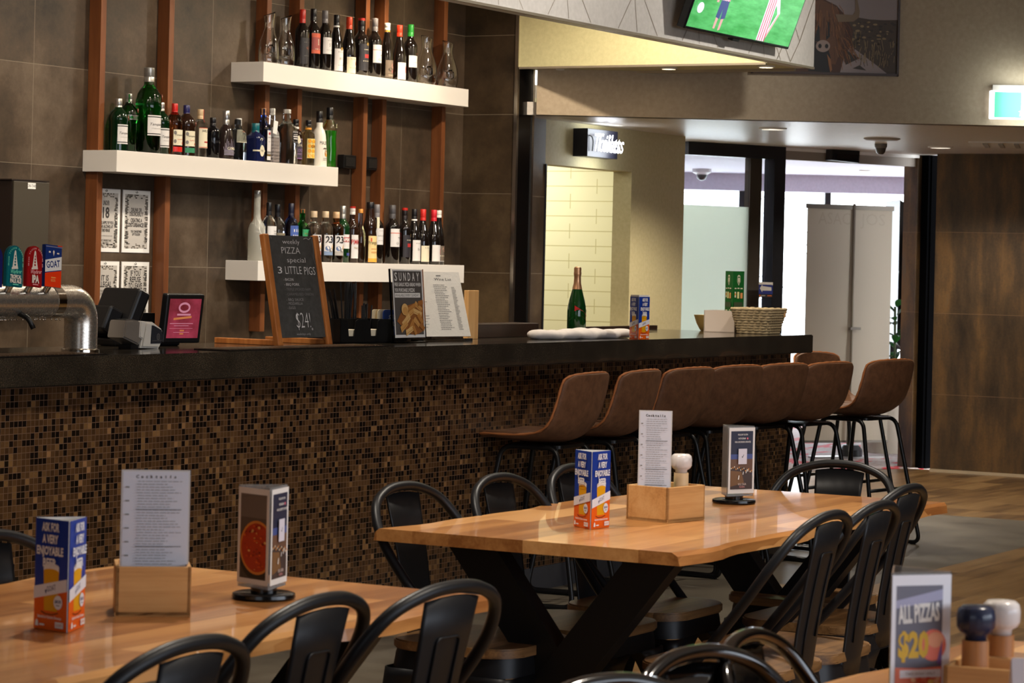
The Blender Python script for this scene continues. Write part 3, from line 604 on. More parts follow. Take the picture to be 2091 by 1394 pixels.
def prof(kind, R, H):
    P = {'bdx': [(.0, .008), (.6, .0), (.93, .0), (1, .012), (1, .60), (.985, .635), (.90, .675), (.70, .715), (.50, .75), (.42, .785), (.385, .84), (.375, .96), (.42, .962), (.42, 1.0), (0, 1.0)],
         'bur': [(0, .008), (.6, 0), (.93, 0), (1, .012), (1, .42), (.97, .48), (.86, .56), (.68, .65), (.53, .73), (.43, .79), (.38, .85), (.355, .96), (.40, .962), (.40, 1), (0, 1)],
         'rie': [(0, .008), (.6, 0), (.93, 0), (1, .012), (1, .38), (.96, .45), (.84, .56), (.66, .68), (.52, .77), (.45, .84), (.41, .90), (.39, .96), (.43, .962), (.43, 1), (0, 1)],
         'gin': [(0, .01), (.6, 0), (.9, 0), (1, .02), (1, .56), (1.06, .60), (1.02, .68), (.86, .755), (.58, .80), (.42, .83), (.36, .85), (.36, 1), (0, 1)],
         'spi': [(0, .01), (.7, 0), (.93, 0), (1, .015), (1, .60), (.96, .65), (.80, .70), (.55, .745), (.40, .78), (.36, .82), (.36, 1), (0, 1)],
         'low': [(0, .01), (.7, 0), (.93, 0), (1, .02), (1, .66), (.95, .71), (.75, .75), (.48, .78), (.42, .81), (.42, 1), (0, 1)],
         'con': [(0, .01), (.7, 0), (.95, 0), (1, .015), (.97, .2), (.90, .42), (.80, .58), (.66, .66), (.45, .70), (.40, .73), (.40, 1), (0, 1)],
         'tap': [(0, .01), (.7, 0), (.9, 0), (.94, .015), (.96, .3), (1, .42), (.97, .52), (.80, .64), (.58, .74), (.48, .80), (.46, 1), (0, 1)],
         'flt': [(0, .01), (.7, 0), (.95, 0), (1, .01), (1, .60), (.97, .64), (.82, .69), (.55, .74), (.42, .80), (.40, .86), (.40, 1), (0, 1)],
         'tal': [(0, .008), (.7, 0), (.95, 0), (1, .01), (.98, .50), (.94, .555), (.78, .60), (.55, .635), (.44, .67), (.42, .72), (.40, 1), (0, 1)],
         'lng': [(0, .01), (.7, 0), (.95, 0), (1, .01), (1, .40), (.97, .46), (.82, .52), (.56, .56), (.42, .60), (.39, .7), (.37, 1), (0, 1)],
         'mid': [(0, .01), (.7, 0), (.95, 0), (1, .01), (.92, .15), (1.0, .30), (.90, .48), (1.02, .64), (.98, .68), (.72, .74), (.52, .80), (.48, .85), (.46, 1), (0, 1)],
         'fra': [(0, .01), (.7, 0), (.95, 0), (1, .01), (.96, .45), (.86, .53), (.95, .58), (.90, .64), (.70, .72), (.62, .78), (.60, .84), (.52, .90), (.50, 1), (0, 1)],
         'lgd': [(0, .01), (.7, 0), (.92, 0), (1, .02), (1, .50), (1.05, .53), (1.02, .62), (.90, .70), (.66, .76), (.45, .79), (.40, .81), (.40, 1), (0, 1)]}[kind]
    return [(r * R, z * H) for r, z in P]
BCAT = {}
def bottle(kind, x, h, w, glassk, capm, cap0, label, shelf, y=7.73, n=2.0, lab=None, seal=None, extra=None, grp=None, name='bottle', capr=1.06, fill=None, flat=1, labang=-96):
    z = {'U': 2.405, 'M': 1.904, 'L': 1.406}[shelf]; R = w / 2 * 1.07
    t = thing(name, label, 'bottle', (x, y, z), 0, grp)
    P = prof(kind, R, h); lathe_n = n
    if fill:   # liquid level shows as a second body material zone
        build('body', lathe(BM(), P, 28, n, flat=flat), G[glassk], t, 40)
        zf = fill[1] * h; lq = [(0, .004)] + [(r * .93, max(zz, .006)) for r, zz in P if 0 < r and zz < zf][1:]; lq += [(lq[-1][0], zf), (0, zf)]
        build('liquid', lathe(BM(), lq, 28, n, flat=flat), G[fill[0]], t, 40)
    else: build('body', lathe(BM(), P, 28, n, flat=flat), G[glassk], t, 40)
    if capm:
        rn = max(r for r, zz in P if zz >= h * .95 and r > 0) * capr; z0 = cap0 * h
        pr = [(rn * .9, z0), (rn, z0 + .001), (rn, z0 + (h - z0) * .35), (rn * .97, z0 + (h - z0) * .37), (rn, z0 + (h - z0) * .39), (rn, h), (rn * .93, h + .002), (0, h + .002)]
        build('cap', lathe(BM(), pr, 20), capm, t, 40)
    if lab:
        def RF(th, zz):
            rr = 0
            for (r0, za), (r1, zb) in zip(P, P[1:]):
                if za <= zz <= zb and zb > za: rr = r0 + (r1 - r0) * (zz - za) / (zb - za); break
            rr = rr or R
            if n != 2: rr *= (abs(cos(th)) ** n + abs(sin(th)) ** n) ** (-1 / n)
            return rr
        RFm = lambda th, zz: RF(th, zz) if th else R
        art('label', t, lab(R, h), wrap=(RFm, radians(labang)))
    if seal:
        zs, ms = seal; a = radians(-120); rr = R * .98
        build('wax_seal', lathe(BM(), [(0, .008), (R * .26, .006), (R * .3, 0)], 16, M=Matrix.Translation((rr * cos(-.75), rr * sin(-.75), zs * h)) @ Matrix.Rotation(radians(-42), 4, 'Z') @ Matrix.Rotation(radians(90), 4, 'Y')), ms, t, True)
    if extra: extra(t, R, h)
    return t
def plain(z0, z1, bgm, rows=(), a=1.05, marks=()):
    """label panel from z0 to z1 (fractions) with rows (text, z frac in panel, height frac, ink)"""
    def f(R, h):
        hw = R * a; y0, y1 = z0 * h, z1 * h; it = [('r', bgm, -hw, y0, hw, y1)]
        for mk in marks:
            k, mm, ax, ay, bx, by = mk; fx = lambda q: q * hw; fy = lambda q: y0 + q * (y1 - y0)
            it.append((k, mm, fx(ax), fy(ay), fx(bx), fy(by)) if k == 'r' else (k, mm, fx(ax), fy(ay), bx * hw, by * (y1 - y0)))
        for r in rows:
            s, fz, fh, mm = r[:4]; o = dict(r[4]) if len(r) > 4 else {}
            if 'wf' in o: o['w'] = o.pop('wf') * hw * 2
            xx = o.pop('fx', 0) * hw; it.append(('t', mm, s, xx, y0 + fz * (y1 - y0), fh * (y1 - y0), o))
        return it
    return f
WG = 'red wines on the top shelf'
bl, gy, rd = cap(22, 20, 22), cap(112, 108, 110), cap(176, 36, 26)
small = lambda m, *z: [('IIIII II IIII', q, .045, m, {'wf': .5}) for q in z]
bottle('bdx', 11.382, .306, .070, 'wine', rd, .75, 'dark wine with a red cap and near-black label, first bottle after the left decanters', 'U', lab=plain(.08, .52, LK, [('III III', .82, .03, GREYINK, {'wf': .5}), ('III II I', .3, .03, GREYINK, {'wf': .5})], marks=(('e', ink(120, 60, 36), .1, .62, .25, .06),)), grp=WG, name='wine_bottle')
bottle('bdx', 11.484, .319, .070, 'wine', bl, .81, 'wine with a black cap and an orange-red label on the top shelf', 'U', lab=plain(.27, .60, ink(150, 66, 60), [('1.', .42, .3, CR, {'fx': .2}), ('IIII III', .2, .05, CR, {'wf': .5})], marks=(('r', LO, -1, .8, 1, 1), ('r', LO, -1, 0, 1, .18))), grp=WG, name='wine_bottle')
bottle('bdx', 11.592, .320, .070, 'wine', gy, .80, 'wine with a grey cap and plain white label beside the orange-red one', 'U', lab=plain(.29, .56, LW, [('ESTATE', .8, .05, GREYINK, {'wf': .4}), ('S', .45, .2, GREYINK), ('IIIII IIII', .22, .04, GREYINK, {'wf': .5})]), grp=WG, name='wine_bottle')
def medals(t, R, h): art('medals', t, [('e', GD, R * .1, h * .42, .009, .009), ('e', GD, R * .75, h * .42, .009, .009)], wrap=(lambda a, b: R * 1.012, radians(-96)))
def ring(zf, m, rr=.42):
    def f(t, R, h): build('neck_ring', lathe(BM(), [(R * rr, zf * h), (R * rr * 1.05, zf * h + .002), (R * rr * 1.05, zf * h + .008), (R * rr, zf * h + .01)], 20), m, t, 40)
    return f
bottle('bur', 11.703, .308, .070, 'wine', bl, .80, 'sloping wine bottle with a black cap, white neck ring and gold medals', 'U', lab=plain(.04, .42, LW, [('IIIIII', .83, .05, GREYINK, {'wf': .5}), ('BV', .5, .12, GREYINK), ('III IIII', .24, .035, GREYINK, {'wf': .5})]), extra=lambda t, R, h: (medals(t, R, h), ring(.79, WHITE)(t, R, h)), grp=WG, name='wine_bottle')
bottle('bur', 11.824, .307, .074, 'wine', cap(196, 58, 28), .79, 'sloping wine bottle with an orange-red cap and cream label with a small red picture', 'U', lab=plain(.03, .31, CR, [('St. Helen', .84, .08, GREYINK, {'wf': .5}), ('III IIIIIII II', .3, .05, GREYINK, {'wf': .6})], marks=(('r', LR, .35, .52, .62, .72), ('r', GD, .46, .56, .6, .7))), grp=WG, name='wine_bottle')
bottle('bdx', 11.944, .312, .078, 'wine', bl, .79, 'broad dark wine with a charcoal label, red band and gold medals', 'U', lab=plain(.10, .56, ink(40, 38, 44), [('IIIII', .78, .03, CR, {'wf': .4}), ('IIIII', .35, .03, CR, {'wf': .5})], marks=(('r', LR, -.3, .48, 1, .62),)), extra=lambda t, R, h: (art('medals', t, [('e', GD, R * .2, h * .56, .009, .009), ('e', GD, R * .72, h * .56, .009, .009)], wrap=(lambda a, b: R * 1.012, radians(-96))), build('red_top', lathe(BM(), [(R * .46, h * .965), (R * .46, h + .0025), (0, h + .003)], 20), rd, t)), grp=WG, name='wine_bottle')
bottle('bdx', 12.078, .324, .074, 'wine', gy, .79, 'wine with a grey cap and white label with a gold seal, before the bright posts', 'U', lab=plain(.26, .56, LW, [('EST', .5, .05, GREYINK), ('Ch', .12, .13, GREYINK)], marks=(('r', LO, -1, .7, 1, .725), ('p', LW, 0, 0, .01, .01) if 0 else ('e', ink(168, 156, 130), .65, .9, .3, .13), ('r', GREYINK, .1, .42, .8, .46), ('r', GREYINK, .3, .36, .9, .39), ('r', LK, -1, -.05, 1, -.01))), grp=WG, name='wine_bottle')
bottle('rie', 12.205, .310, .066, 'wine', cap(226, 222, 214), .88, 'slender wine bottle with a white cap, yellow band and brown floral label', 'U', lab=plain(.05, .35, ink(112, 98, 84), [('IIIIII', .1, .05, CR, {'wf': .5})], marks=(('e', ink(176, 120, 112), .35, .7, .35, .16), ('e', ink(186, 150, 132), .55, .55, .22, .12), ('e', ink(70, 60, 50), -.2, .45, .4, .1), ('e', ink(150, 96, 92), .2, .35, .2, .1), ('r', ink(80, 72, 62), -1, .18, 1, .2))), extra=lambda t, R, h: build('neck_band', lathe(BM(), [(R * .445, h * .80), (R * .445, h * .865), (R * .43, h * .88)], 20), ink(206, 150, 60), t, 40), grp=WG, name='wine_bottle')
bottle('bur', 12.332, .310, .072, 'wine', cap(212, 58, 34), .80, 'sloping wine bottle with a bright red-orange cap and white label with a red square', 'U', lab=plain(.04, .34, LW, marks=(('r', cap(206, 46, 40), .28, .42, .85, .78),), rows=[('Jim', .5, .1, WHITE, {'fx': .6})]), grp=WG, name='wine_bottle')
bottle('bdx', 12.446, .324, .074, 'wine', cap(52, 168, 66), .80, 'wine with a bright green cap and small white label, last before the right decanters', 'U', lab=plain(.27, .47, LW, [('IIII', 1.15, .06, LO, {'wf': .35, 'fx': .5}), ('IIIII', .4, .05, GREYINK, {'wf': .4})]), grp=WG, name='wine_bottle')

# decanters: blown glass pierced by a round hole
CLEAR = mat('decanter_glass', (250, 250, 248), .0, 0, 1.0, 0, 1.45)
def decanter(x, h, w, label, tilt, y=7.735):
    P = [(0, 0), (.62, 0), (.92, .02), (1, .12), (.98, .3), (.86, .46), (.62, .60), (.46, .70), (.42, .78), (.48, .9), (.56, 1)] if tilt > 0 else [(0, 0), (.50, 0), (.80, .03), (.97, .14), (1, .26), (.92, .42), (.70, .58), (.50, .70), (.42, .80), (.46, .92), (.52, 1)]
    R = w / 2; pp = spline([(r * R, z * h, 0) for r, z in P], 3); bm = lathe(BM(), [(max(p.x, 0), p.y) for p in pp], 36, flat=.62)
    for v in bm.verts:
        if v.co.z > h * .72: v.co.z += v.co.x * tilt * (v.co.z / h - .72) * 3.2
    me = bpy.data.meshes.new('blank'); bmesh.ops.recalc_face_normals(bm, faces=bm.faces); bm.to_mesh(me); bm.free(); o = bpy.data.objects.new('decanter', me); COL.objects.link(o)
    cb = lathe(BM(), [(0, -R), (.44 * R, -R), (.30 * R, -.35 * R), (.26 * R, 0), (.30 * R, .35 * R), (.44 * R, R), (0, R)], 28, M=Matrix.Translation((0, 0, h * .29)) @ Matrix.Rotation(pi / 2, 4, 'X'))
    bmesh.ops.recalc_face_normals(cb, faces=cb.faces); cm = bpy.data.meshes.new('cut'); cb.to_mesh(cm); cb.free(); c = bpy.data.objects.new('cut', cm); COL.objects.link(c)
    top = bmesh.new(); top.from_mesh(me); top.free()
    b = o.modifiers.new('b', 'BOOLEAN'); b.object = c; b.operation = 'DIFFERENCE'; b.solver = 'EXACT'
    dg = bpy.context.evaluated_depsgraph_get(); nm = bpy.data.meshes.new_from_object(o.evaluated_get(dg)); o.modifiers.clear(); o.data = nm; bpy.data.objects.remove(c)
    s = o.modifiers.new('s', 'SOLIDIFY'); s.thickness = .0022; s.offset = -1
    nm.materials.clear(); nm.materials.append(CLEAR)
    for p in nm.polygons: p.use_smooth = True
    nm.set_sharp_from_angle(angle=radians(50))
    o.location = (x, y, 2.4055); o.rotation_euler = (0, 0, radians(-35)); tag(o, label, 'decanter', 'glass decanters on the top shelf'); return o
decanter(11.091, .258, .105, 'tall clear glass decanter at the left end of the top shelf', .45)
decanter(11.263, .258, .098, 'clear glass decanter touching the leftmost wine bottle', .45, 7.75)
decanter(12.627, .272, .125, 'clear pierced decanter beside the green-capped wine', -.3)
decanter(12.860, .262, .125, 'clear pierced decanter at the right end of the top shelf', -.3)

SG = 'gins and liqueurs on the middle shelf'
SIL = cap(176, 174, 168, .3, .8); wax = mat('wax_brown', (96, 44, 24), .4)
tq = lambda a, b: plain(a, b, LW, [('Tanqueray', .5, .16, LK, {'sh': .35, 'wf': .95, 'fx': .1}), ('LONDON DRY', .28, .045, GREYINK, {'wf': .6})], marks=(('r', LK, -1, 1.03, 1, 1.06), ('r', LW, -1, 1.06, 1, 1.14), ('r', LK, -1, -.06, 1, -.03), ('r', LW, -1, -.14, 1, -.06)), a=.85)
bottle('gin', 9.870, .245, .083, 'gin', SIL, .80, 'stout dark green gin bottle with silver cap, leftmost on the middle shelf', 'M', lab=tq(.18, .47), seal=(.64, wax), grp=SG)
bottle('gin', 9.985, .276, .076, 'green', SIL, .86, 'fluted bright green gin bottle with a silver collar, left of the giant bottle', 'M', y=7.76, n=2.6, lab=plain(.56, .64, SV, [('TEN', .3, .5, GREYINK)], a=1), seal=(.72, wax), grp=SG, extra=lambda t, R, h: build('flutes', lathe(BM(), [(R * 1.01, .01), (R * 1.01, h * .5)], 14), G['green'], t))
bottle('lgd', 10.105, .408, .112, 'green', SIL, .835, 'giant bright green gin bottle with a white label', 'M', y=7.735, lab=tq(.235, .42), seal=(.66, wax), grp=SG)
bottle('gin', 10.213, .249, .074, 'gin', SIL, .82, 'dark green gin bottle tucked right behind the giant bottle', 'M', y=7.74, lab=tq(.18, .47), seal=(.64, wax), grp=SG)
flab = lambda cc: plain(.20, .50, CR, [('Tanqueray', .62, .1, LK, {'sh': .3, 'wf': .8}), ('IIII', .35, .06, LO, {'wf': .4})], a=.9, marks=(('r', cc, -1, -.42, 1, -.1), ('e', GREYINK, -.75, .8, .2, .12), ('e', GREYINK, -.75, .25, .2, .12), ('e', LO, .6, .15, .2, .07)))
bottle('gin', 10.305, .250, .074, 'rosebrown', cap(196, 34, 30), .78, 'amber orange gin bottle with a red cap', 'M', lab=flab(cap(190, 36, 30)), grp=SG)
bottle('gin', 10.401, .248, .080, 'brown', cap(34, 34, 84), .78, 'blackish gin bottle with a navy cap and green label strip', 'M', lab=flab(ink(40, 120, 84)), seal=(.64, wax), grp=SG)
bottle('low', 10.514, .235, .068, 'clear', cap(196, 168, 130), .80, 'clear gin bottle with cork and red strip, cream paper label', 'M', lab=plain(.20, .62, CR, [('HUSK', .78, .13, LK, {'wf': .8, 'fx': .3})], marks=(('r', LR, -.2, .26, 1, .33), ('r', LO, -1, .97, 1, 1), ('r', GREYINK, .5, .42, .62, .7), ('e', GREYINK, .56, .7, .1, .06), ('r', LO, -1, .02, 1, .05)), a=.95), grp=SG, extra=lambda t, R, h: art('strip', t, [('r', cap(196, 34, 30), -.006, h * .72, .012, h)], wrap=(lambda a, b: R * .455, radians(-60))))
bottle('low', 10.620, .201, .066, 'black', bl, .80, 'short black apothecary gin bottle with a diamond label', 'M', lab=lambda R, h: [('p', CR, [(-R * 1.15, h * .40), (0, h * .68), (R * .75, h * .40), (0, h * .12)]), ('t', LK, 'HENDRICKS', -R * .12, h * .385, h * .06, {'w': R * 1.5})], grp=SG)
bottle('con', 10.723, .241, .078, 'darkgrey', cap(186, 184, 182, .25, .9), .72, 'tapered dark gin bottle with a tall silver cap', 'M', y=7.725, lab=lambda R, h: [('r', ink(120, 112, 128), -R, h * .09, R, h * .2)] + [('l', ink(170, 160, 180), [(-R + i * R * .13, h * .2), (-R + i * R * .13 + (i % 3 - 1) * .004, h * (.26 + .04 * (i * 7 % 5)))], .0016) for i in range(16)] + [('t', CR, 'GIN', -R * .2, h * .2, h * .06), ('t', CR, 'MARE', R * .5, h * .2, h * .05), ('t', GREYINK, 'MEDITERRANEAN', 0, h * .13, h * .03)], grp=SG)
bottle('spi', 10.830, .205, .074, 'tint', bl, .88, 'square clear gin bottle with a small black stopper and cream label', 'M', n=4, lab=plain(.44, .75, CR, [('7', .2, .55, LK, {'fx': .25}), ('x', .2, .3, LK, {'fx': .6}), ('IIII', .85, .06, LO, {'wf': .3, 'fx': .4})], a=.95), grp=SG)
bottle('low', 10.915, .215, .062, 'tint', cap(218, 216, 212), .84, 'white-capped bottle mostly hidden behind the square navy one', 'M', y=7.785, grp=SG)
bottle('flt', 10.955, .192, .076, 'navy', mat('teal_stopper', (14, 92, 100), .3), .72, 'square navy bottle with a teal neck and oval cream label', 'M', y=7.71, n=5, lab=lambda R, h: [('r', CR, -R * 1.1, h * .27, R * 1.1, h * .31), ('e', CR, R * .2, h * .29, R * .45, h * .15), ('t', LK, 'INK', R * .2, h * .27, h * .05), ('l', CR, [(-.01, h * .56), (0, h * .62), (.012, h * .60), (.004, h * .55)], .003)], grp=SG, capr=1.25)
def bomb(t, R, h):
    build('tag', box(BM(), .0, -R - .012, h * .56, .036, -R - .010, h * .80, M=Matrix.Rotation(radians(8), 4, 'Y')), PAPER, t)
    build('string', tube(BM(), [(.005, -R * .45, h * .86), (.018, -R - .011, h * .80)], .001, 5), PAPER, t)
bottle('flt', 11.044, .273, .062, 'blue', cap(178, 128, 86, .35), .88, 'square blue gin bottle with a copper cap and hanging white tag', 'M', y=7.725, n=5, lab=lambda R, h: [('r', LW, -R * .15, h * .16, R * .85, h * .60), ('r', LW, -R * .15, h * .05, R * .85, h * .12), ('r', GD, -R * .15, h * .13, R * .85, h * .15), ('r', GREYINK, -R * .15, h * .17, R * .85, h * .21), ('e', LR, R * .35, h * .54, R * .2, h * .025), ('t', GREYINK, 'BOMBAY', R * .35, h * .46, h * .02, {'w': R * .7}), ('t', GREYINK, 'DRY', R * .35, h * .38, h * .02)], extra=bomb, grp=SG)
def ribs(t, R, h): build('cut_pattern', lathe(BM(), [(R * (1.012 if k % 2 else .985), h * (.02 + .03 * k)) for k in range(16)], 18, 5), mat('glass_ribbed', (188, 176, 172), .2, trans=.6), t)
bottle('tal', 11.130, .278, .062, 'clear', cap(222, 218, 212), .88, 'clear bottle with a white cap, long neck and textured lower half', 'M', n=4, lab=plain(.48, .66, LW, [('IRIS', .45, .22, ink(120, 110, 160), {'wf': .5})], a=.95), extra=ribs, grp=SG)
bottle('spi', 11.240, .280, .094, 'clear', cap(206, 200, 192), .93, 'wide clear faceted gin bottle with a black shield label', 'M', y=7.715, n=3.5, lab=lambda R, h: [('p', LK, [(-R * .28, h * .42), (R * .25, h * .38), (R * .78, h * .42), (R * .78, h * .60), (R * .25, h * .655), (-R * .28, h * .60)]), ('p', GREYINK, [(-R * .22, h * .43), (R * .25, h * .395), (R * .72, h * .43), (R * .72, h * .44), (R * .25, h * .41), (-R * .22, h * .44)]), ('t', LW, 'AVIATION', R * .25, h * .575, h * .035, {'w': R * .9}), ('r', LW, -R * .1, h * .54, R * .6, h * .55), ('r', LW, -R * .15, h * .50, R * .65, h * .52), ('r', LW, -R * .1, h * .46, R * .6, h * .48)], grp=SG)
bottle('low', 11.358, .236, .068, 'brown', bl, .87, 'dark short bottle with a black cap and purple label', 'M', y=7.74, lab=plain(.14, .58, ink(58, 50, 66), [('FOUR PILLARS', .62, .12, CR, {'wf': .9}), ('BLOODY', .36, .14, ink(150, 120, 160), {'wf': .9}), ('SHIRAZ GIN', .2, .09, ink(150, 120, 160), {'wf': .8})], a=1, marks=(('r', ink(150, 120, 160), -1, .97, 1, 1), ('r', ink(130, 90, 140), -1, 0, 1, .04))), grp=SG, extra=ring(.80, WHITE, .46))
bottle('low', 11.445, .236, .066, 'yellowwhite', bl, .88, 'pale yellow short bottle with an orange-dotted label and tag', 'M', y=7.72, lab=plain(.17, .60, ink(216, 196, 120), [('GIN', .55, .12, LK)], a=1, marks=tuple(('e', ink(226, 156, 30), q, .12 + .25 * k, .26, .1) for k in range(4) for q in (-.62, 0, .62))), grp=SG, extra=lambda t, R, h: (ring(.80, ink(222, 150, 50), .46)(t, R, h), build('tag', box(BM(), .006, -R * .75, h * .62, .032, -R * .72, h * .78, M=Matrix.Rotation(radians(-30), 4, 'Y') @ Matrix.Translation((-.06, 0, .01))), CR, t)))
bottle('con', 11.540, .289, .080, 'white', bl, .80, 'white coconut liqueur bottle with a black cap and palm tree print', 'M', y=7.715, lab=lambda R, h: [('t', LK, 'MALIBU', 0, h * .40, h * .065, {'w': R * 1.5}), ('e', ink(222, 150, 50), R * .3, h * .24, R * .35, h * .055), ('l', ink(60, 40, 30), [(R * .05, h * .20), (R * .12, h * .33)], .004)] + [('l', ink(60, 40, 30), [(R * .12, h * .33), (R * .12 + R * .4 * cos(a), h * .33 + h * .03 * sin(a) - .003)], .004) for a in (.3, 1.2, 2.2, 3.0)] + [('r', GREYINK, -R * .3, h * .15, R * .5, h * .158), ('r', GREYINK, -R * .3, h * .12, R * .5, h * .128)], grp=SG)
bottle('mid', 11.645, .315, .072, 'yellowwhite', bl, .80, 'textured bottle of bright green melon liqueur, rightmost on the middle shelf', 'M', y=7.72, fill=('midori', .62), grp=SG, extra=lambda t, R, h: art('label', t, [('e', LK, R * .35, h * .70, R * .3, h * .06), ('e', ink(200, 196, 150), R * .35, h * .715, R * .12, h * .02), ('r', ink(200, 196, 150), R * .12, h * .67, R * .6, h * .685)], wrap=(lambda a, b: R * 1.0, radians(-96))))

LG = 'spirits on the lowest shelf'; LWG = 'wines on the lowest shelf'
def tree(R, h):
    it = []; m = ink(238, 236, 226)
    def br(x, y, a, l, d):
        x2, y2 = x + l * cos(a), y + l * sin(a); it.append(('l', m, [(x, y), (x2, y2)], .0008 + .0006 * d))
        if d: br(x2, y2, a + .42, l * .72, d - 1); br(x2, y2, a - .45, l * .72, d - 1)
    br(-R * .3, h * .16, 1.5, h * .17, 5); br(R * .5, h * .1, 1.6, h * .15, 4); return it
bottle('lng', 11.015, .354, .082, 'frost', SIL, .955, 'tall frosted vodka bottle with an etched tree, leftmost on the lowest shelf', 'L', lab=tree, grp=LG)
bottle('spi', 11.120, .296, .066, 'clear', bl, .78, 'clear bottle with tall black cap and white label at the chalkboard top left', 'L', n=3, lab=plain(.34, .60, LW, [('BLACK', .62, .1, LK, {'fx': .4, 'wf': .4}), ('VODKA', .45, .1, LK, {'fx': .4, 'wf': .4})], a=1), grp=LG)
bottle('spi', 11.226, .290, .068, 'tint', bl, .78, 'smoky bottle with a black cap above the chalkboard', 'L', y=7.75, n=3, lab=plain(.3, .5, ink(120, 110, 90), [('IIII', .4, .2, GD, {'wf': .5})], a=.9), grp=LG)
bottle('spi', 11.320, .298, .074, 'blue', cap(26, 26, 44), .74, 'cobalt blue bottle with a dark cap above the chalkboard', 'L', lab=plain(.38, .62, ink(64, 90, 160), [('III', .55, .2, LW, {'wf': .5}), ('IIIII', .25, .1, LW, {'wf': .6})], a=.9), grp=LG)
bottle('spi', 11.425, .271, .062, 'green', cap(150, 96, 56), .93, 'emerald green bottle with a cork and black tag above the chalkboard', 'L', n=4, lab=plain(.3, .62, ink(50, 140, 90), [('IIIII', .7, .1, GD, {'wf': .6}), ('III', .4, .2, GD, {'wf': .6})], a=.8), grp=LG, extra=lambda t, R, h: build('tag', prism(BM(), [(.012, h * .66), (.05, h * .36), (.03, h * .30), (.0, h * .5)], -.001, .001, 0, frame((0, -R - .006, 0), (1, 0, 0), (0, 0, 1))), BLACKM, t))
tw_ = lambda col: plain(.14, .54, LW, [('23', .62, .32, LK, {'fx': -.25, 'b': .03}), ('rd', .78, .08, LK, {'fx': .25})], a=.95, marks=(('r', col, -1, 0, 1, .2), ('e', ink(200, 150, 60), .5, .4, .3, .14), ('e', ink(90, 110, 150), -.5, .34, .35, .12), ('e', GREYINK, .1, .25, .4, .1), ('e', col, .65, .75, .25, .16)))
bottle('low', 11.530, .264, .078, 'clear', cap(196, 172, 140), .88, 'clear gin bottle with a pink-edged label, beside the chalkboard frame', 'L', lab=tw_(ink(196, 120, 120)), grp=LG)
bottle('low', 11.632, .266, .078, 'clear', cap(196, 172, 140), .88, 'clear gin bottle with a blue patterned 23 label and pale cork', 'L', y=7.725, lab=tw_(ink(120, 140, 170)), grp=LG)
bottle('low', 11.735, .266, .078, 'amber', cap(196, 160, 120), .88, 'gin bottle of amber liquid with a grey sketch 23 label', 'L', y=7.725, lab=tw_(ink(168, 162, 156)), grp=LG)
bottle('bdx', 11.815, .300, .070, 'deepgreen', SIL, .78, 'dark green aperitif bottle with a tall silver cap and red and white label', 'L', y=7.735, lab=plain(.25, .50, LW, [('APEROL', .52, .22, WHITE, {'wf': .9, 'b': .03})], marks=(('r', LR, -1, .46, 1, .8), ('e', LR, .6, .85, .25, .15), ('r', ink(60, 70, 130), -.2, -.5, .6, -.3)), a=.95), grp=LG)
bottle('bdx', 11.885, .299, .064, 'brown', cap(214, 206, 200), .86, 'dark bottle with a white and red cap and white label with red lettering', 'L', y=7.72, lab=plain(.08, .50, LW, [("PIMM'S", .6, .2, LR, {'wf': 1, 'b': .02}), ('No.1', .4, .1, GD)], a=.95, marks=(('e', GD, .7, .95, .25, .1),)), grp=LG, extra=lambda t, R, h: build('red_top', lathe(BM(), [(R * .46, h * .975), (R * .46, h + .0025), (0, h + .003)], 20), rd, t))
bottle('tal', 11.958, .288, .056, 'tint', cap(206, 140, 60), .93, 'slim pale bottle with an orange cap and leaf-shaped upright label', 'L', y=7.715, lab=lambda R, h: [('p', ink(226, 216, 160), [(0, h * .30), (R * .55, h * .42), (R * .6, h * .62), (R * .3, h * .70), (-R * .1, h * .66), (-R * .2, h * .48)])] + [('t', LK, c, R * .22, h * (.61 - .055 * i), h * .04) for i, c in enumerate('PAVAN')], grp=LG)
def fra(t, R, h):
    build('hang_tag', box(BM(), .0, -R - .006, h * .58, .024, -R - .004, h * .76), CR, t)
bottle('fra', 12.045, .328, .074, 'brown', bl, .84, 'monk-shaped dark brown liqueur bottle with cream label and neck tag', 'L', y=7.71, lab=plain(.02, .45, ink(222, 196, 136), [('Frangelico', .68, .13, LK, {'wf': .95})], marks=(('r', ink(222, 160, 60), -1, 0, 1, .14), ('r', LO, -.7, .78, -.5, .92), ('r', ink(200, 150, 90), -.6, .34, .8, .4), ('r', ink(200, 150, 90), -.6, .48, .8, .52)), a=1.05), extra=fra, grp=LG)
bottle('bdx', 12.142, .318, .070, 'wine', gy, .78, 'wine with a grey cap and white label right of the monk-shaped bottle', 'L', lab=plain(.32, .60, LW, [('IIIII', .82, .05, GREYINK, {'wf': .4}), ('ESTATE', .5, .07, GREYINK, {'wf': .6}), ('IIII', .22, .05, GREYINK, {'wf': .5})]), grp=LWG, name='wine_bottle')
bottle('bdx', 12.285, .319, .080, 'wine', cap(70, 68, 70), .77, 'broad wine bottle with a charcoal cap and white label with an orange line', 'L', y=7.72, lab=plain(.29, .60, LW, [('Ch', .14, .13, GREYINK)], marks=(('r', LO, -1, .74, 1, .78), ('e', ink(150, 140, 120), .6, .92, .3, .12), ('r', GREYINK, 0, .5, .8, .54), ('r', GREYINK, .2, .44, .9, .47))), grp=LWG, name='wine_bottle')
bottle('bdx', 12.365, .321, .066, 'wine', bl, .80, 'wine with a black cap and red label half hidden behind the broad one', 'L', y=7.775, lab=plain(.28, .54, LR, [('H', .66, .14, CR, {'fx': .5}), ('III', .45, .06, CR, {'wf': .4, 'fx': .5}), ('III', .3, .06, CR, {'wf': .4, 'fx': .5})]), grp=LWG, name='wine_bottle')
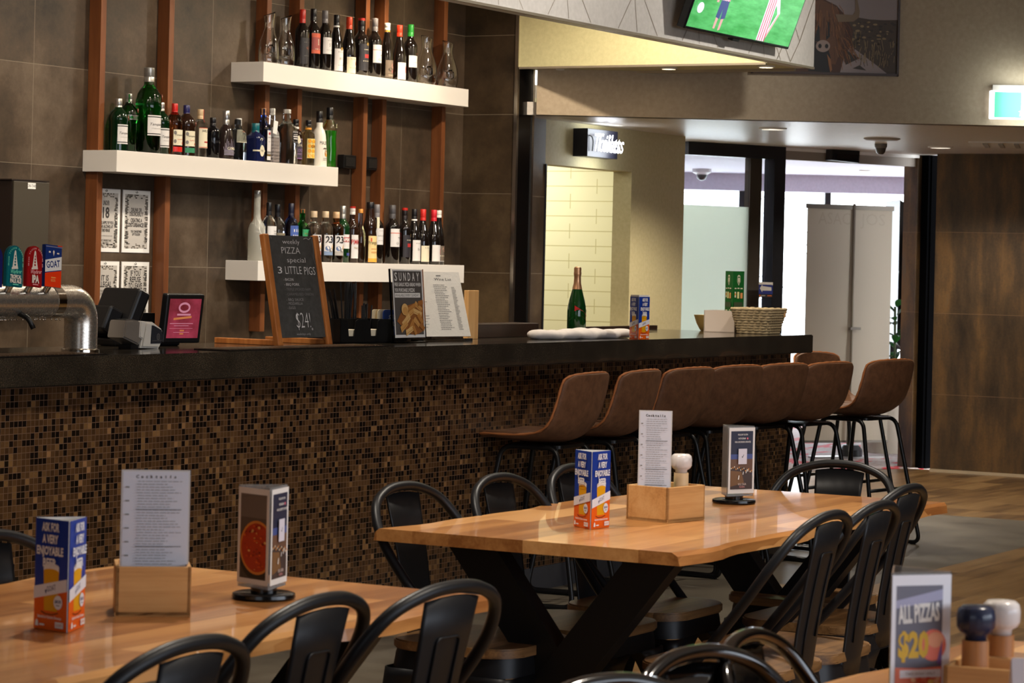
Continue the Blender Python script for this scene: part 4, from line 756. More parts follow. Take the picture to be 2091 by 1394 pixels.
bottle('bdx', 12.437, .308, .068, 'wine', cap(30, 22, 22), .79, 'dark wine with a red-topped black cap and charcoal label on the lowest shelf', 'L', y=7.735, lab=plain(.12, .52, ink(38, 34, 40), [('IIII', .75, .04, CR, {'wf': .4})], marks=(('r', LR, -.3, .46, 1, .62), ('e', GD, .5, .98, .2, .08))), grp=LWG, name='wine_bottle', extra=lambda t, R, h: build('red_top', lathe(BM(), [(R * .46, h * .965), (R * .46, h + .0025), (0, h + .003)], 20), rd, t))
bottle('bur', 12.524, .304, .070, 'wine', bl, .80, 'sloping wine with black cap and white neck ring on the lowest shelf', 'L', y=7.725, lab=plain(.06, .44, LW, [('IIIII', .82, .05, GREYINK, {'wf': .5}), ('Bv', .5, .12, GREYINK)]), extra=ring(.79, WHITE), grp=LWG, name='wine_bottle')
bottle('bur', 12.608, .306, .072, 'wine', cap(186, 40, 34), .77, 'sloping wine with a red cap and cream label on the lowest shelf', 'L', y=7.72, lab=plain(.05, .34, CR, [('St. Helen', .84, .08, GREYINK, {'wf': .5})], marks=(('r', LO, .4, .5, .66, .7),)), grp=LWG, name='wine_bottle')
bottle('bur', 12.725, .306, .074, 'wine', cap(184, 30, 42), .78, 'sloping lowest-shelf wine with a crimson cap and white label bearing a red square', 'L', y=7.72, lab=plain(.06, .36, LW, [], marks=(('r', cap(206, 46, 40), .35, .42, .95, .78),)), grp=LWG, name='wine_bottle')
bottle('rie', 12.802, .305, .066, 'wine', cap(214, 210, 204), .87, 'slender wine with a white cap and floral label, rightmost on the lowest shelf', 'L', y=7.735, lab=plain(.07, .35, ink(104, 92, 80), [('IIII', .3, .08, CR, {'wf': .5})], marks=(('e', ink(196, 150, 130), .3, .78, .4, .16), ('e', ink(170, 110, 100), .6, .7, .25, .12), ('r', LW, -1, -.03, 1, 0))), grp=LWG, name='wine_bottle')

# ================================================================== things on the bar
CT = 1.085
CHROME = mat('chrome', (214, 206, 194), .12, 1); SANDC = mat('frosted_chrome', (214, 206, 194), .3, .9)
g = NT(SANDC); n = g.noise(g.co(), 160, 3, .6); g.rough(g.m('MULTIPLY_ADD', n, .3, .1)); g.bump(n, .12, .001)
t = thing('beer_font', 'chrome pipe beer font with coloured tap badges on the bar', 'beer tap', (6.74, 5.75, CT))
pp = fillet([(-1.6, 0, .172), (.423, 0, .172), (.423, 0, 0)], .15, 12); build('pipe', tube(BM(), [p for p in pp], .057, 28), SANDC, t, 40)
build('flange', lathe(BM(), [(0, 0), (.066, 0), (.066, .008), (.058, .012), (0, .012)], 28, M=Matrix.Translation((.423, 0, 0))), CHROME, t, 40)
build('joint_band', tube(BM(), [(.235, 0, .172), (.275, 0, .172)], .0585, 28), CHROME, t, 40)
for x in (.055, -.30): build('nozzle', tube(BM(), fillet([(x, -.03, .135), (x, -.075, .12), (x + .01, -.09, .085)], .02), .009, 10), BLACKM, t, True)
for i in range(26):
    pass
dr = BM(); R = random.Random(3)
for i in range(70): x = R.uniform(-.5, .30); lathe(dr, [(0, -.006), (.0025, -.004), (.003, 0), (0, .002)], 6, M=Matrix.Translation((x, R.uniform(-.02, .0), .1135)))
dp = build('condensation', dr, CHROME, t, True); dp['kind'] = 'stuff'
def badge(x, w, h, col, top, items, tilt=0):
    b = BM(); o = [(-w / 2, 0), (w / 2, 0)] + ([(w / 2, h)] + [(-w / 2, h)] if not top else [(w / 2 * cos(a), h - w / 2 + w / 2 * sin(a)) for a in [pi * k / 14 for k in range(15)]])
    M = Matrix.Translation((x, -.075, .222)) @ Matrix.Rotation(radians(-3), 4, 'X') @ frame((0, 0, 0), (1, 0, 0), (0, 0, 1)) @ Matrix.Rotation(radians(-4), 4, 'Z')
    prism(b, o, -.016, 0, .002, M); q = build('tap_badge', b, col, t)
    art('badge_print', q, items, M, lift0=.0004)
    build('badge_stem', tube(BM(), [(x, -.045, .208), (x, -.06, .23)], .011, 12), CHROME, t, 40)
TEAL, RED_, CREAMI, LIME = mat('badge_teal', (12, 104, 112), .3), mat('badge_red', (160, 22, 24), .3), ink(232, 220, 204), ink(120, 226, 190)
def tower(w, h): 
    it = [('p', CREAMI, [(-.011, .062), (.011, .062), (.005, .108), (.003, .118), (0, .122), (-.003, .118), (-.005, .108)])]
    for k in range(4): it += [('e', it_c, 0, .068 + .011 * k, .004 - .0006 * k, .003) for it_c in [None]]
    return it
def beacon(bg, txt, sub, fs):
    it = [('p', CREAMI, [(-.016, .057), (.016, .060), (.014, .066), (.005, .106), (.004, .116), (0, .121), (-.004, .116), (-.006, .106), (-.013, .064), (-.017, .062)])]
    for k in range(4): q = .0052 - .0008 * k; it.append(('p', bg, [(0, .068 + .0095 * k), (q, .0725 + .0095 * k), (0, .077 + .0095 * k), (-q, .0725 + .0095 * k)]))
    s = 'GREEN BEACON BREWING CO'
    for i, c in enumerate(s):
        u = i / (len(s) - 1); a = radians(200 - 220 * u)
        r = .0305; yb = .094
        if u < .18: x, y, ro = -r, .07 + .024 * u / .18, 90
        elif u > .82: x, y, ro = r, .094 - .024 * (u - .82) / .18, -90
        else: a = pi * (1 - (u - .18) / .64); x, y, ro = r * cos(a), yb + r * sin(a), math.degrees(a) - 90
        if c != ' ': it.append(('t', sub, c, x, y, .0055, {'rot': ro, 'b': .02}))
    it.append(('t', sub, 'Wayfarer', 0, .044, .013, {'w': .056, 'sh': .3, 'b': .01, 'rot': 3}))
    for i, (l_, w_) in enumerate(txt): it.append(('t', CREAMI, l_, 0, fs[0] - fs[1] * i, fs[2], {'w': w_, 'b': .05}))
    it.append(('r', sub, -.014, .006, .014, .009)); return it
badge(-.018, .080, .136, TEAL, True, beacon(TEAL, (('TROPICAL', .056), ('PALE ALE', .056)), LIME, (.027, .014, .012)))
badge(.082, .078, .136, RED_, True, beacon(RED_, (('IPA', .036),), ink(240, 170, 170), (.014, 0, .024)))
badge(-.118, .080, .136, mat('badge_navy', (28, 30, 96), .3), True, [('t', CREAMI, 'ALE', 0, .03, .02, {'b': .03})])
BL, ORG = mat('print_goat_blue', (24, 52, 120), .35), mat('print_goat_orange', (240, 60, 12), .35)
badge(.176, .084, .140, BL, False, [('r', BL, -.042, 0, .042, .14), ('p', ORG, [(-.042, 0), (.042, 0), (.042, .057), (-.042, .045)]), ('p', WHITE, [(-.042, .048), (.042, .060), (.042, .104), (-.042, .088)]), ('t', BL, 'GOAT', 0, .066, .022, {'w': .07, 'rot': 7, 'b': .02}), ('p', CREAMI, [(-.005, .118), (0, .103), (.005, .118), (0, .124)]), ('r', CREAMI, -.026, .113, -.016, .119), ('r', CREAMI, .016, .111, .028, .116), ('t', ink(246, 170, 90), 'BEER', 0, .018, .009, {'w': .024}), ('r', ink(246, 170, 90), -.012, .03, .012, .033), ('r', ink(120, 120, 150), -.042, .132, .042, .136), ('p', ORG, [(.018, .137), (.042, .137), (.042, .14), (.018, .14)])])
for x0, x1, lb in ((5.6, 7.02, 'slotted steel drip tray under the beer font'), (7.72, 8.78, 'slotted steel drip tray in front of the chalkboard')):
    t = thing('drip_tray', lb, 'drip tray', (0, 0, CT), 0, 'drip trays along the bar edge')
    build('tray', box(BM(), x0, 5.525, 0, x1, 5.68, .004), mat('tray_dark', (46, 40, 36), .3, .7), t)
    b = BM(); x = x0 + .015
    while x < x1 - .02: box(b, x, 5.535, .004, x + .008, 5.67, .0065); x += .022
    build('grille', b, mat('grille_steel', (176, 150, 124), .3, .9), t)
# till
t = thing('till', 'black point of sale till with a lit customer screen', 'till', (7.84, 6.0, CT), radians(-14))
TB = mat('till_black', (15, 15, 17), .35)
build('base', box(BM(), -.15, -.02, 0, .16, .2, .03, bev=.008), TB, t)
build('neck', box(BM(), -.05, .06, .03, .1, .12, .12), TB, t)
hd = BM(); prism(hd, [(-.16, .035), (.0, .035), (.05, .19), (-.01, .2), (-.08, .19)], -.11, .13, .01, frame((0, .08, 0), (0, -1, 0), (0, 0, 1)) @ Matrix.Identity(4))
ms = Matrix.Translation((-.10, .07, .02)) @ Matrix.Rotation(radians(24), 4, 'Y')
build('operator_screen', box(BM(), -.035, -.11, 0, .025, .11, .2, bev=.014, seg=3, M=ms), TB, t)
build('operator_bracket', box(BM(), -.10, -.07, .0, -.035, .05, .10, bev=.01, M=ms), TB, t)
cs_ = Matrix.Translation((.13, -.03, .012)) @ Matrix.Rotation(radians(8), 4, 'X')
c = build('customer_screen', box(BM(), -.075, -.012, 0, .105, .02, .185, bev=.006, M=cs_), TB, t)
SCR = mat('screen_magenta', (128, 40, 50), .2, emit=.55)
g = NT(SCR); n = g.noise(g.co(), 9, 4, .6); c_ = g.ramp(n, [(.3, (96, 28, 34)), (.7, (160, 58, 78))]); g.base(c_); g.set(g.p.inputs['Emission Color'], c_)
PK, OC = mat('screen_pink', (200, 130, 150), .3, emit=.5), mat('screen_ochre', (196, 120, 70), .3, emit=.5)
art('display', c, [('r', SCR, -.060, .020, .090, .168), ('e', PK, .012, .135, .028, .02), ('e', SCR, .012, .135, .02, .012), ('r', PK, -.02, .105, .045, .112), ('p', OC, [(-.035, .088), (.05, .096), (.05, .104), (-.035, .096)]), ('r', PK, -.05, .074, .06, .0765), ('r', PK, -.03, .066, .04, .068), ('r', PK, -.05, .056, .06, .057), ('r', OC, .0, .046, .02, .051), ('r', PK, -.03, .041, .045, .0425), ('r', OC, .0, .034, .018, .039)], cs_ @ frame((0, -.0125, 0), (1, 0, 0), (0, 0, 1)))
# card terminal
t = thing('card_terminal', 'white and grey card payment terminal tilted on the bar', 'card terminal', (7.555, 5.83, CT), radians(6)); t.scale = (.86, .86, .86)
WT = mat('terminal_white', (206, 200, 190), .4); GT = mat('terminal_grey', (112, 104, 96), .35)
TM = Matrix.Translation((0, 0, .0)) @ frame((0, 0, 0), (1, 0, 0), (0, 0, 1))
build('shell', prism(BM(), [(.0, .005), (.145, .0), (.175, .05), (.165, .082), (.09, .112), (.03, .115)], -.045, .045, .008, TM), WT, t, 40)
build('roll_cover', prism(BM(), [(-.135, .05), (-.02, .018), (.02, .05), (.03, .115), (-.06, .122), (-.115, .12)], -.042, .042, .006, TM), GT, t, 40)
build('cheek', prism(BM(), [(-.02, .05), (.01, .04), (.03, .115), (-.015, .118)], -.048, .048, .004, TM), WT, t)
build('slot', box(BM(), -.10, -.03, .1205, -.035, .03, .124), BLACKM, t)
pd = build('reader_face', prism(BM(), [(.068, .022), (.150, .022), (.163, .056), (.150, .078), (.085, .098), (.075, .098)], .045, .048, .0, TM), mat('reader_slate', (40, 42, 48), .3), t)
art('contactless_mark', pd, [('e', GREYINK, .125, .05, .013, .013), ('e', mat('reader_slate'), .125, .05, .011, .011), ('l', GREYINK, [(.121, .045), (.124, .050), (.121, .055)], .0015), ('l', GREYINK, [(.126, .043), (.130, .050), (.126, .057)], .0015), ('l', GREYINK, [(.075, .034), (.155, .034)], .001)], TM @ Matrix.Translation((0, 0, .0485)))
build('foot', box(BM(), -.06, -.03, 0, .12, .03, .02), TB, t)
# chalkboard
OAK = m_wood('chalk_frame_oak', (112, 62, 26), (164, 98, 46), (192, 126, 66), 'z', 0, .4, 1.4)
SLATE = m_paint('slate', (58, 57, 55), .7, 8)
t = thing('chalkboard', 'wood-framed chalkboard listing the weekly pizza special', 'chalkboard', (8.565, 5.775, CT), radians(-2))
tl = radians(11); CM = Matrix.Rotation(-tl, 4, 'X'); H_ = .436
for sx in (-1, 1): build('side_rail', box(BM(), sx * .164 - .016, -.012, -.002, sx * .164 + .016, .012, H_, bev=.004, M=CM), OAK, t)
bd = build('board', box(BM(), -.152, -.004, .03, .152, .004, H_ - .004, M=CM), SLATE, t)
for sx in (-1, 1): build('foot', box(BM(), sx * .164 - .016, 0, 0, sx * .164 + .016, .30, .022, bev=.003), OAK, t)
CH, CH2, CH3 = ink(206, 204, 204), ink(150, 148, 148), ink(112, 110, 110)
it = [('t', CH, 'weekly', .0, .414, .018, {'w': .12, 'b': -.012}), ('t', CH, 'PIZZA', -.01, .374, .026, {'w': .13, 'b': -.014}), ('t', CH, 'special', .02, .338, .020, {'w': .13, 'b': -.012}), ('t', CH, '3', -.105, .292, .027, {'w': .03, 'b': 0}), ('t', CH, 'LITTLE', -.01, .290, .031, {'w': .115, 'b': -.01}), ('t', CH, 'PIGS', .105, .288, .032, {'w': .078, 'b': -.01})]
for s, y, m, w in (('- BACON', .262, CH, .068), ('- BBQ PORK', .242, CH, .105), ('- TRIPLE SMOKED HAM', .222, CH3, .18), ('- CARAMELISED ONION', .202, CH3, .195), ('- BBQ SAUCE', .180, CH2, .12), ('- MOZARELLA', .164, CH2, .11), ('- SUGO', .146, CH2, .055)): it.append(('t', m, s, -.088, y, .0105, {'w': w, 'al': 'l', 'b': -.005}))
it += [('t', CH, '$24!', .01, .070, .062, {'w': .10, 'b': -.018}), ('e', CH2, .062, .062, .005, .005), ('t', CH2, 'weekdays only', .0, .04, .009, {'w': .1}), ('l', CH2, [(.08, .42), (.1, .424), (.115, .418), (.13, .426)], .003), ('l', CH3, [(.135, .42), (.138, .38), (.13, .35), (.138, .32)], .002), ('l', CH3, [(-.14, .425), (-.13, .423), (-.132, .415)], .002)]
it = [(q[0], q[1], q[2], q[3] * .93, q[4] * .965, q[5], dict(q[6], w=q[6]['w'] * .93)) if q[0] == 't' else q for q in it]
art('chalk_writing', bd, it, CM @ frame((0, -.0042, 0), (1, 0, 0), (0, 0, 1)))
# bar caddy with straws, napkins and coasters
t = thing('bar_caddy', 'black plastic bar caddy holding straws and napkins', 'bar caddy', (9.08, 5.86, CT), radians(-6))
BP = mat('caddy_black', (13, 13, 14), .4)
b = BM(); box(b, -.215, -.085, 0, .215, .085, .006)
def notched(x0, x1):
    w = x1 - x0; return [(x0, 0), (x1, 0), (x1, .098), (x1 - w * .22, .098), (x1 - w * .32, .09), (x1 - w * .38, .03), (x0 + w * .38, .03), (x0 + w * .32, .09), (x0 + w * .22, .098), (x0, .098)]
for y in (-.085, .082):
    for k in range(3): x0 = -.215 + .1434 * k; prism(b, notched(x0, x0 + .1432), -.003, 0, 0, frame((0, y, 0), (1, 0, 0), (0, 0, 1)))
for x in (-.215, -.0735, .07, .212): box(b, x, -.085, 0, x + .003, .085, .098)
build('tray', b, BP, t)
def onc(x, y): v = Matrix.Rotation(radians(-6), 3, 'Z') @ Vector((x, y, 0)); return (9.08 + v.x, 5.86 + v.y)
for x, lb in ((-.145, 'stack of white paper napkins in the left caddy slot'), (.0, 'stack of white paper napkins in the middle caddy slot')):
    p = onc(x, -.055); o = build('napkin_stack', box(BM(), -.05, -.022, 0, .05, .022, .050, bev=.002), mat('napkin', (226, 214, 186), .7)); o.location = (*p, CT + .0065); o.rotation_euler.z = radians(-6); tag(o, lb, 'napkins', 'napkin stacks in the bar caddy')
STRAW = mat('straw_black', (20, 20, 22), .35)
s0 = None; R = random.Random(11)
for i in range(34):
    bunch = 0 if i < 9 else (1 if i < 24 else 2)
    lo = ((-.06, .05), (.015, .055), (.05, .0))[bunch]; hh = (.225, .238, .15)[bunch] + R.uniform(-.008, .004); x = lo[0] + R.uniform(-.03, .03) * (1 if bunch else .7); lean = (-.38 + R.uniform(-.06, .06), R.uniform(-.1, .1), R.uniform(-.05, .05))[bunch]
    if s0 is None:
        s0 = build('straw', tube(BM(), [(0, 0, 0), (0, 0, 1)], .0032, 8, caps=False), STRAW); o = s0
    else: o = s0.copy(); COL.objects.link(o)
    o.location = (*onc(x, lo[1] + R.uniform(-.015, .02)), CT + .007); o.scale = (1, 1, hh); o.rotation_euler = (R.uniform(-.05, .05), lean, 0)
    tag(o, ('black drinking straw in the bunch leaning left from the caddy', 'black drinking straw in the tall upright bunch in the caddy', 'short black drinking straw in the low front bunch in the caddy')[bunch], 'straw', ('straws leaning left', 'tall upright straws', 'short straws')[bunch])
for i, (c_, lb) in enumerate((((222, 206, 170), 'cream paper coaster, rearmost in the caddy stack'), ((222, 206, 170), 'cream paper coaster just behind the blue one'), ((28, 62, 140), 'blue printed beer coaster standing at the right of the caddy'))):
    t = thing('coaster', lb, 'coaster', (*onc(.135 + .012 * i, -.01 - .020 * i), CT + .028), radians(-14), 'coasters standing in the bar caddy')
    build('card', prism(BM(), rrect(.10, .105, .015), -.0012, .0012, 0, frame((0, 0, .055), (1, 0, 0), (0, 0, 1))), ink(*c_), t)
    if i == 2: art('print', t, [('t', WHITE, 'SER', .0, .068, .018, {'sh': .2}), ('t', WHITE, 'AU', .0, .04, .018), ('t', ink(120, 160, 210), 'IIII', .0, .015, .012)], frame((0, -.0015, 0), (1, 0, 0), (0, 0, 1)))
# Sunday sign and wine list
ACR = glass('acrylic', (244, 246, 246), 1, .02, 1.3)
DKG = ink(84, 78, 74); BREAD = [ink(206, 152, 84), ink(188, 128, 62), ink(170, 108, 50), ink(222, 178, 112)]; BOARD = ink(150, 92, 44)
t = thing('sunday_sign', 'upright acrylic sign reading SUNDAY with a garlic bread photo', 'menu sign', (9.275, 5.73, CT), 0)
LM = Matrix.Rotation(radians(-5), 4, 'X')
build('holder', box(BM(), -.128, -.005, .004, .128, .005, .305, M=LM), ACR, t); build('base', box(BM(), -.128, -.012, 0, .128, .07, .006), ACR, t)
it = [('r', PAPER, -.118, .022, .118, .302), ('r', DKG, -.110, .034, .108, .296), ('t', WHITE, 'FREE GARLIC PIZZA BREAD WHEN', -.104, .234, .014, {'w': .205, 'al': 'l', 'b': .02}), ('t', WHITE, 'YOU PURCHASE 2 PIZZAS', -.104, .211, .014, {'w': .155, 'al': 'l', 'b': .02}), ('r', WHITE, -.106, .187, .092, .206), ('t', GREYINK, 'AVAILABLE EVERY SUNDAY', -.102, .191, .011, {'w': .185, 'al': 'l', 'b': .01})]
for i, c in enumerate('SUNDAY'): it.append(('t', WHITE, c, -.092 + .034 * i, .256, .034, {'w': .020, 'b': .012}))
it += [('e', BOARD, .03, .095, .115 * .68, .062), ('p', BOARD, [(-.10, .09), (-.04, .15), (.05, .165), (.108, .165), (.108, .05), (.06, .036), (0, .038), (-.05, .06)])]
for (x, y, a, w, h, k) in ((.07, .15, -30, .06, .022, 0), (.02, .145, 20, .06, .02, 1), (.06, .125, -15, .07, .022, 3), (.0, .118, 25, .07, .024, 0), (-.03, .09, 35, .07, .03, 3), (.08, .10, -50, .05, .022, 1), (.05, .085, -40, .05, .022, 0), (.01, .072, 50, .05, .024, 1), (-.05, .068, 30, .06, .026, 0), (-.01, .05, 20, .06, .024, 3), (.03, .052, -60, .04, .02, 1), (.09, .066, -35, .04, .022, 2), (.085, .165, 10, .04, .02, 2)):
    ca, sa = cos(radians(a)), sin(radians(a)); it.append(('p', BREAD[k], [(x + ca * u * w / 2 - sa * v * h / 2, y + sa * u * w / 2 + ca * v * h / 2) for u, v in ((-1, -1), (1, -.8), (1.05, .9), (-.9, 1))]))
    it.append(('l', BREAD[2], [(x - ca * w * .4, y - sa * w * .4 - .004), (x + ca * w * .45, y + sa * w * .45 - .004)], .002))
it += [('e', BREAD[3], -.04, .138, .026, .024), ('e', BREAD[0], -.038, .132, .02, .016)]
art('print', t, it, LM @ frame((0, -.0056, 0), (1, 0, 0), (0, 0, 1)))
t = thing('wine_list', 'plastic-sleeved wine list leaning on an acrylic stand', 'menu', (9.655, 5.79, CT), radians(-10))
LM = Matrix.Rotation(radians(-16), 4, 'X')
SLV = mat('plastic_sleeve', (236, 230, 218), .12, coat=.6); g = NT(SLV); n = g.noise(g.co(), 30, 4, .7); g.bump(n, .5, .004)
pg = BM(); box(pg, -.175, -.003, .02, .175, .002, .305, M=LM); build('sleeve', pg, SLV, t)
build('sleeve', box(BM(), -.165, -.001, .02, -.02, .004, .298, M=LM @ Matrix.Rotation(radians(1.5), 4, 'Y')), SLV, t)
build('stand', box(BM(), -.165, -.02, 0, .16, .05, .012), ACR, t)
build('stand_back', box(BM(), -.06, .02, .012, .06, .024, .2, M=Matrix.Rotation(radians(-14), 4, 'X')), ACR, t)
art('print', t, [('t', INK, 'Wine List', .06, .266, .012, {'w': .11}), ('r', GREYINK, .02, .285, .05, .290)] + lines(GREYINK, -.01, .08, .245, .05, 26, .0025, 3) + lines(GREYINK, .105, .135, .235, .05, 30, .0025, 4) + lines(GREYINK, -.13, -.07, .22, .06, 14, .002, 5), LM @ frame((0, -.0034, 0), (1, 0, 0), (0, 0, 1)))
o = build('wooden_block', box(BM(), -.045, -.012, 0, .045, .012, .215, bev=.002), m_wood('pale_block_wood', (186, 132, 76), (214, 164, 104), (226, 184, 130), 'z')); o.location = (10.06, 5.9, CT); tag(o, 'pale wooden board standing behind the wine list', 'board')
# napkin roll and sparkling wine
CLOTH = m_paint('white_cloth', (206, 198, 192), .85, 4)
b = BM(); pts = [(-.40 + .8 * i / 24, .006 * sin(i * 1.3), .026 + .004 * sin(i * .9)) for i in range(25)]
tube(b, pts, [.012 + .022 * min(1, i / 2.0, (24 - i) / 2.0) ** .5 + (.004 * sin(i * 1.7)) + (.012 * math.exp(-((i - 12) / 1.6) ** 2)) for i in range(25)], 18)
for v in b.verts: v.co.z = max(.001, v.co.z * .72); v.co.y *= 1.5
o = build('rolled_cloth', b, CLOTH, None, True); o.location = (10.72, 5.70, CT); o.rotation_euler.z = radians(-4); tag(o, 'rolled white cloth lying in front of the sparkling wine', 'cloth')
t = thing('wine_bottle', 'sparkling wine bottle with gold foil neck and red sash on the bar', 'bottle', (10.86, 5.80, CT))
P = [(0, .01), (.03, 0), (.041, 0), (.044, .006), (.044, .12), (.042, .145), (.036, .175), (.028, .205), (.020, .235), (.0155, .255), (.0145, .29), (0, .29)]
build('body', lathe(BM(), P, 32), mat('champagne_green', (12, 62, 22), .05, trans=.45), t, 40)
FO = mat('rose_gold_foil', (206, 156, 116), .32, .85)
build('foil', lathe(BM(), [(.0235, .225), (.0220, .232), (.0175, .252), (.0158, .285), (.0175, .291), (.0185, .300), (.017, .306), (.0178, .318), (.0165, .326), (.006, .33), (0, .33)], 24), FO, t, 40)
SASH = mat('sash_red', (176, 22, 24), .35)
def wr(cx, x, y): return (lambda a, b_: .0442, radians(cx))
art('sash', t, [('p', SASH, [(-.050 + .1 * i / 12, .150 - .062 * i / 12) for i in range(13)] + [(.05 - .1 * i / 12, .062 + .062 * i / 12 + .0) for i in range(13)])], wrap=(lambda a, b_: .0442, radians(-100)))
art('label', t, [('t', mat('foil_gold'), 'G.H.MUMM', .02, .028, .012, {'w': .05}), ('e', mat('foil_gold'), .022, .125, .006, .008)], wrap=(lambda a, b_: .0443, radians(-100)))
# beer talkers (three-sided printed cards)
BB, BO, BGL, BWH, BFO, BRD = ink(22, 56, 150, .35), ink(236, 98, 18, .35), ink(228, 164, 14, .35), ink(232, 230, 236, .35), ink(240, 238, 236, .35), ink(120, 40, 20, .35)
def talker_art(w):
    h = w / 2
    return [('r', BB, -h, 0, h, .197), ('p', BO, [(-h, 0), (h, 0), (h, .073), (-h, .053)]), ('p', BGL, [(-.017, .034), (.018, .034), (.0215, .112), (-.020, .112)]), ('e', BFO, .001, .112, .0208, .007), ('r', BFO, -.0195, .104, .0215, .112), ('e', BGL, .001, .104, .0205, .005), ('l', BRD, [(-.024, .032), (-.012, .028), (.006, .028), (.022, .032)], .002),
            ('p', BWH, [(-h, .053), (h, .072), (h, .094), (-h, .075)]), ('t', ink(26, 34, 96), 'GOAT', .004, .0705, .0095, {'w': .024, 'rot': 14}), ('p', ink(26, 34, 96), [(-.014, .07), (-.011, .063), (-.009, .072)]),
            ('e', BWH, .022, .051, .0115, .0125), ('t', ink(26, 34, 96), '$8.50', .022, .050, .0055, {'w': .016, 'b': .02}), ('r', GREYINK, .017, .045, .027, .0465),
            ('t', BFO, 'Subscribe for Exclusive Giveaways', 0, .021, .005, {'w': .064, 'b': .02}), ('r', BFO, .016, .006, .038, .0165), ('t', BO, 'GOAT', .027, .009, .005, {'w': .018}), ('p', BFO, [(-.037, .006), (-.028, .006), (-.029, .014), (-.0325, .018), (-.036, .014)]), ('r', BFO, -.025, .0075, -.012, .0105)] + \
           [('t', BFO, s, 0, y, .0145, {'w': ww, 'b': .035}) for s, y, ww in (('ASK FOR', .176, .046), ('A VERY', .155, .042), ('ENJOYABLE', .134, .071), ('BEER', .113, .036))]
def talker(F, ang, label, z=.7505, s=.088, h=.197):
    t = thing('table_talker', label, 'table card', (F[0], F[1], z), ang, 'beer table talkers')
    V = [Vector((0, 0, 0)), Vector((s, 0, 0)), Vector((s * .5, s * .866, 0))]
    b = BM(); 
    for i in range(3):
        a, c = V[i], V[(i + 1) % 3]; f = [b.verts.new(q) for q in (a, c, c + Vector((0, 0, h)), a + Vector((0, 0, h)))]; b.faces.new(f)
    o = build('card', b, PAPER, t); md = o.modifiers.new('thick', 'SOLIDIFY'); md.thickness = .0008
    for i in range(3):
        a, c = V[i], V[(i + 1) % 3]; u = (c - a).normalized(); n = u.cross(Vector((0, 0, 1)))
        art('print', t, talker_art(s), frame((a + c) / 2 + n * .0016, u, (0, 0, 1)))
    return t
talker((10.905, 5.50), radians(-7), 'blue and orange beer talker on the bar counter right of the sparkling wine', CT + .0005, h=.205)
talker((3.685, 2.973), radians(20), 'blue and orange beer talker on the left table')
talker((5.955, 3.126), radians(-4), 'blue and orange beer talker on the middle table')
# white box with green card, basket
t = thing('white_box', 'plain white square box on the right end of the bar', 'box', (12.70, 5.845, CT), radians(8))
WB = mat('box_white', (206, 190, 176), .5); b = BM()
for q in ((0, 0, 0, .17, .005, .115), (0, .165, 0, .17, .17, .115), (0, 0, 0, .005, .17, .115), (.165, 0, 0, .17, .17, .115), (0, 0, 0, .17, .17, .004)): box(b, *q)
M_ = Matrix.Translation((.02, 0, 0)); bmesh.ops.transform(b, matrix=M_, verts=b.verts); build('walls', b, WB, t)
CGR = ink(16, 92, 34); t = thing('green_card', 'green three-sided promotional card standing in the white box', 'table card', (12.80, 5.90, CT + .1), radians(-12))
V = [Vector((0, 0, 0)), Vector((.10, 0, 0)), Vector((.05, .0866, 0))]; b = BM()
for i in range(3):
    a, c = V[i], V[(i + 1) % 3]; f = [b.verts.new(q) for q in (a, c, c + Vector((0, 0, .225)), a + Vector((0, 0, .225)))]; b.faces.new(f)
o = build('card', b, CGR, t); o.modifiers.new('thick', 'SOLIDIFY').thickness = .0008
for i in (0, 2):
    a, c = V[i], V[(i + 1) % 3]; u = (c - a).normalized(); n = u.cross(Vector((0, 0, 1)))
    art('print', t, [('p', CR, [(-.012, .20), (0, .206), (.012, .20), (.014, .17), (0, .148), (-.014, .17)]), ('p', CGR, [(-.009, .196), (.009, .196), (.0105, .171), (0, .154), (-.0105, .171)]), ('p', CR, [(-.007, .19), (.007, .19), (.007, .172), (0, .162), (-.007, .172)]), ('r', CR, -.036, .130, -.020, .136), ('r', CR, -.012, .131, .006, .137), ('r', CR, .014, .130, .034, .136), ('r', CR, -.036, .085, -.024, .115), ('r', ink(220, 150, 40), -.036, .098, -.024, .106), ('r', ink(222, 216, 150), -.014, .08, .004, .115), ('r', ink(220, 150, 90), .014, .08, .034, .11), ('r', ink(60, 74, 50), -.042, .035, .035, .06), ('r', CR, -.036, .014, -.01, .019), ('r', CR, .02, .012, .026, .022)], frame((a + c) / 2 + n * .0016, u, (0, 0, 1)))
t = thing('bowl', 'small gold patterned bowl just behind the white box', 'bowl', (12.94, 6.115, CT))
build('bowl', lathe(BM(), [(0, .004), (.03, 0), (.035, .004), (.055, .04), (.07, .085), (.067, .085), (.05, .042), (.03, .010), (0, .010)], 28), mat('bowl_gold', (190, 160, 96), .35, .4), t, 40)
t = thing('basket', 'woven pale rush basket with a leather tag on the bar end', 'basket', (12.745, 5.72, CT), radians(5))
RUSH = m_wood('woven_rush', (120, 104, 78), (168, 148, 112), (204, 180, 140), 'x', 0, .8, 2)
b = BM(); R = random.Random(9)
for k in range(10):
    z = .007 + .0135 * k; w = .225 + .075 * k / 9; d = .17 + .05 * k / 9; o_ = rrect(w, d, .04, 5); N = len(o_); pts = []
    for i in range(N):
        (x0, y0), (x1, y1) = o_[i], o_[(i + 1) % N]; L_ = math.hypot(x1 - x0, y1 - y0); q = max(1, int(L_ / .011))
        pts += [(x0 + (x1 - x0) * j / q, y0 + (y1 - y0) * j / q, z) for j in range(q)]
    tube(b, pts, [.0078 + .0022 * (sin(i * 2.1 + k * 2.6)) for i in range(len(pts))], 6, closed=True)
build('weave', b, RUSH, t, True); build('floor_panel', prism(BM(), rrect(.22, .165, .04), .001, .006), RUSH, t)
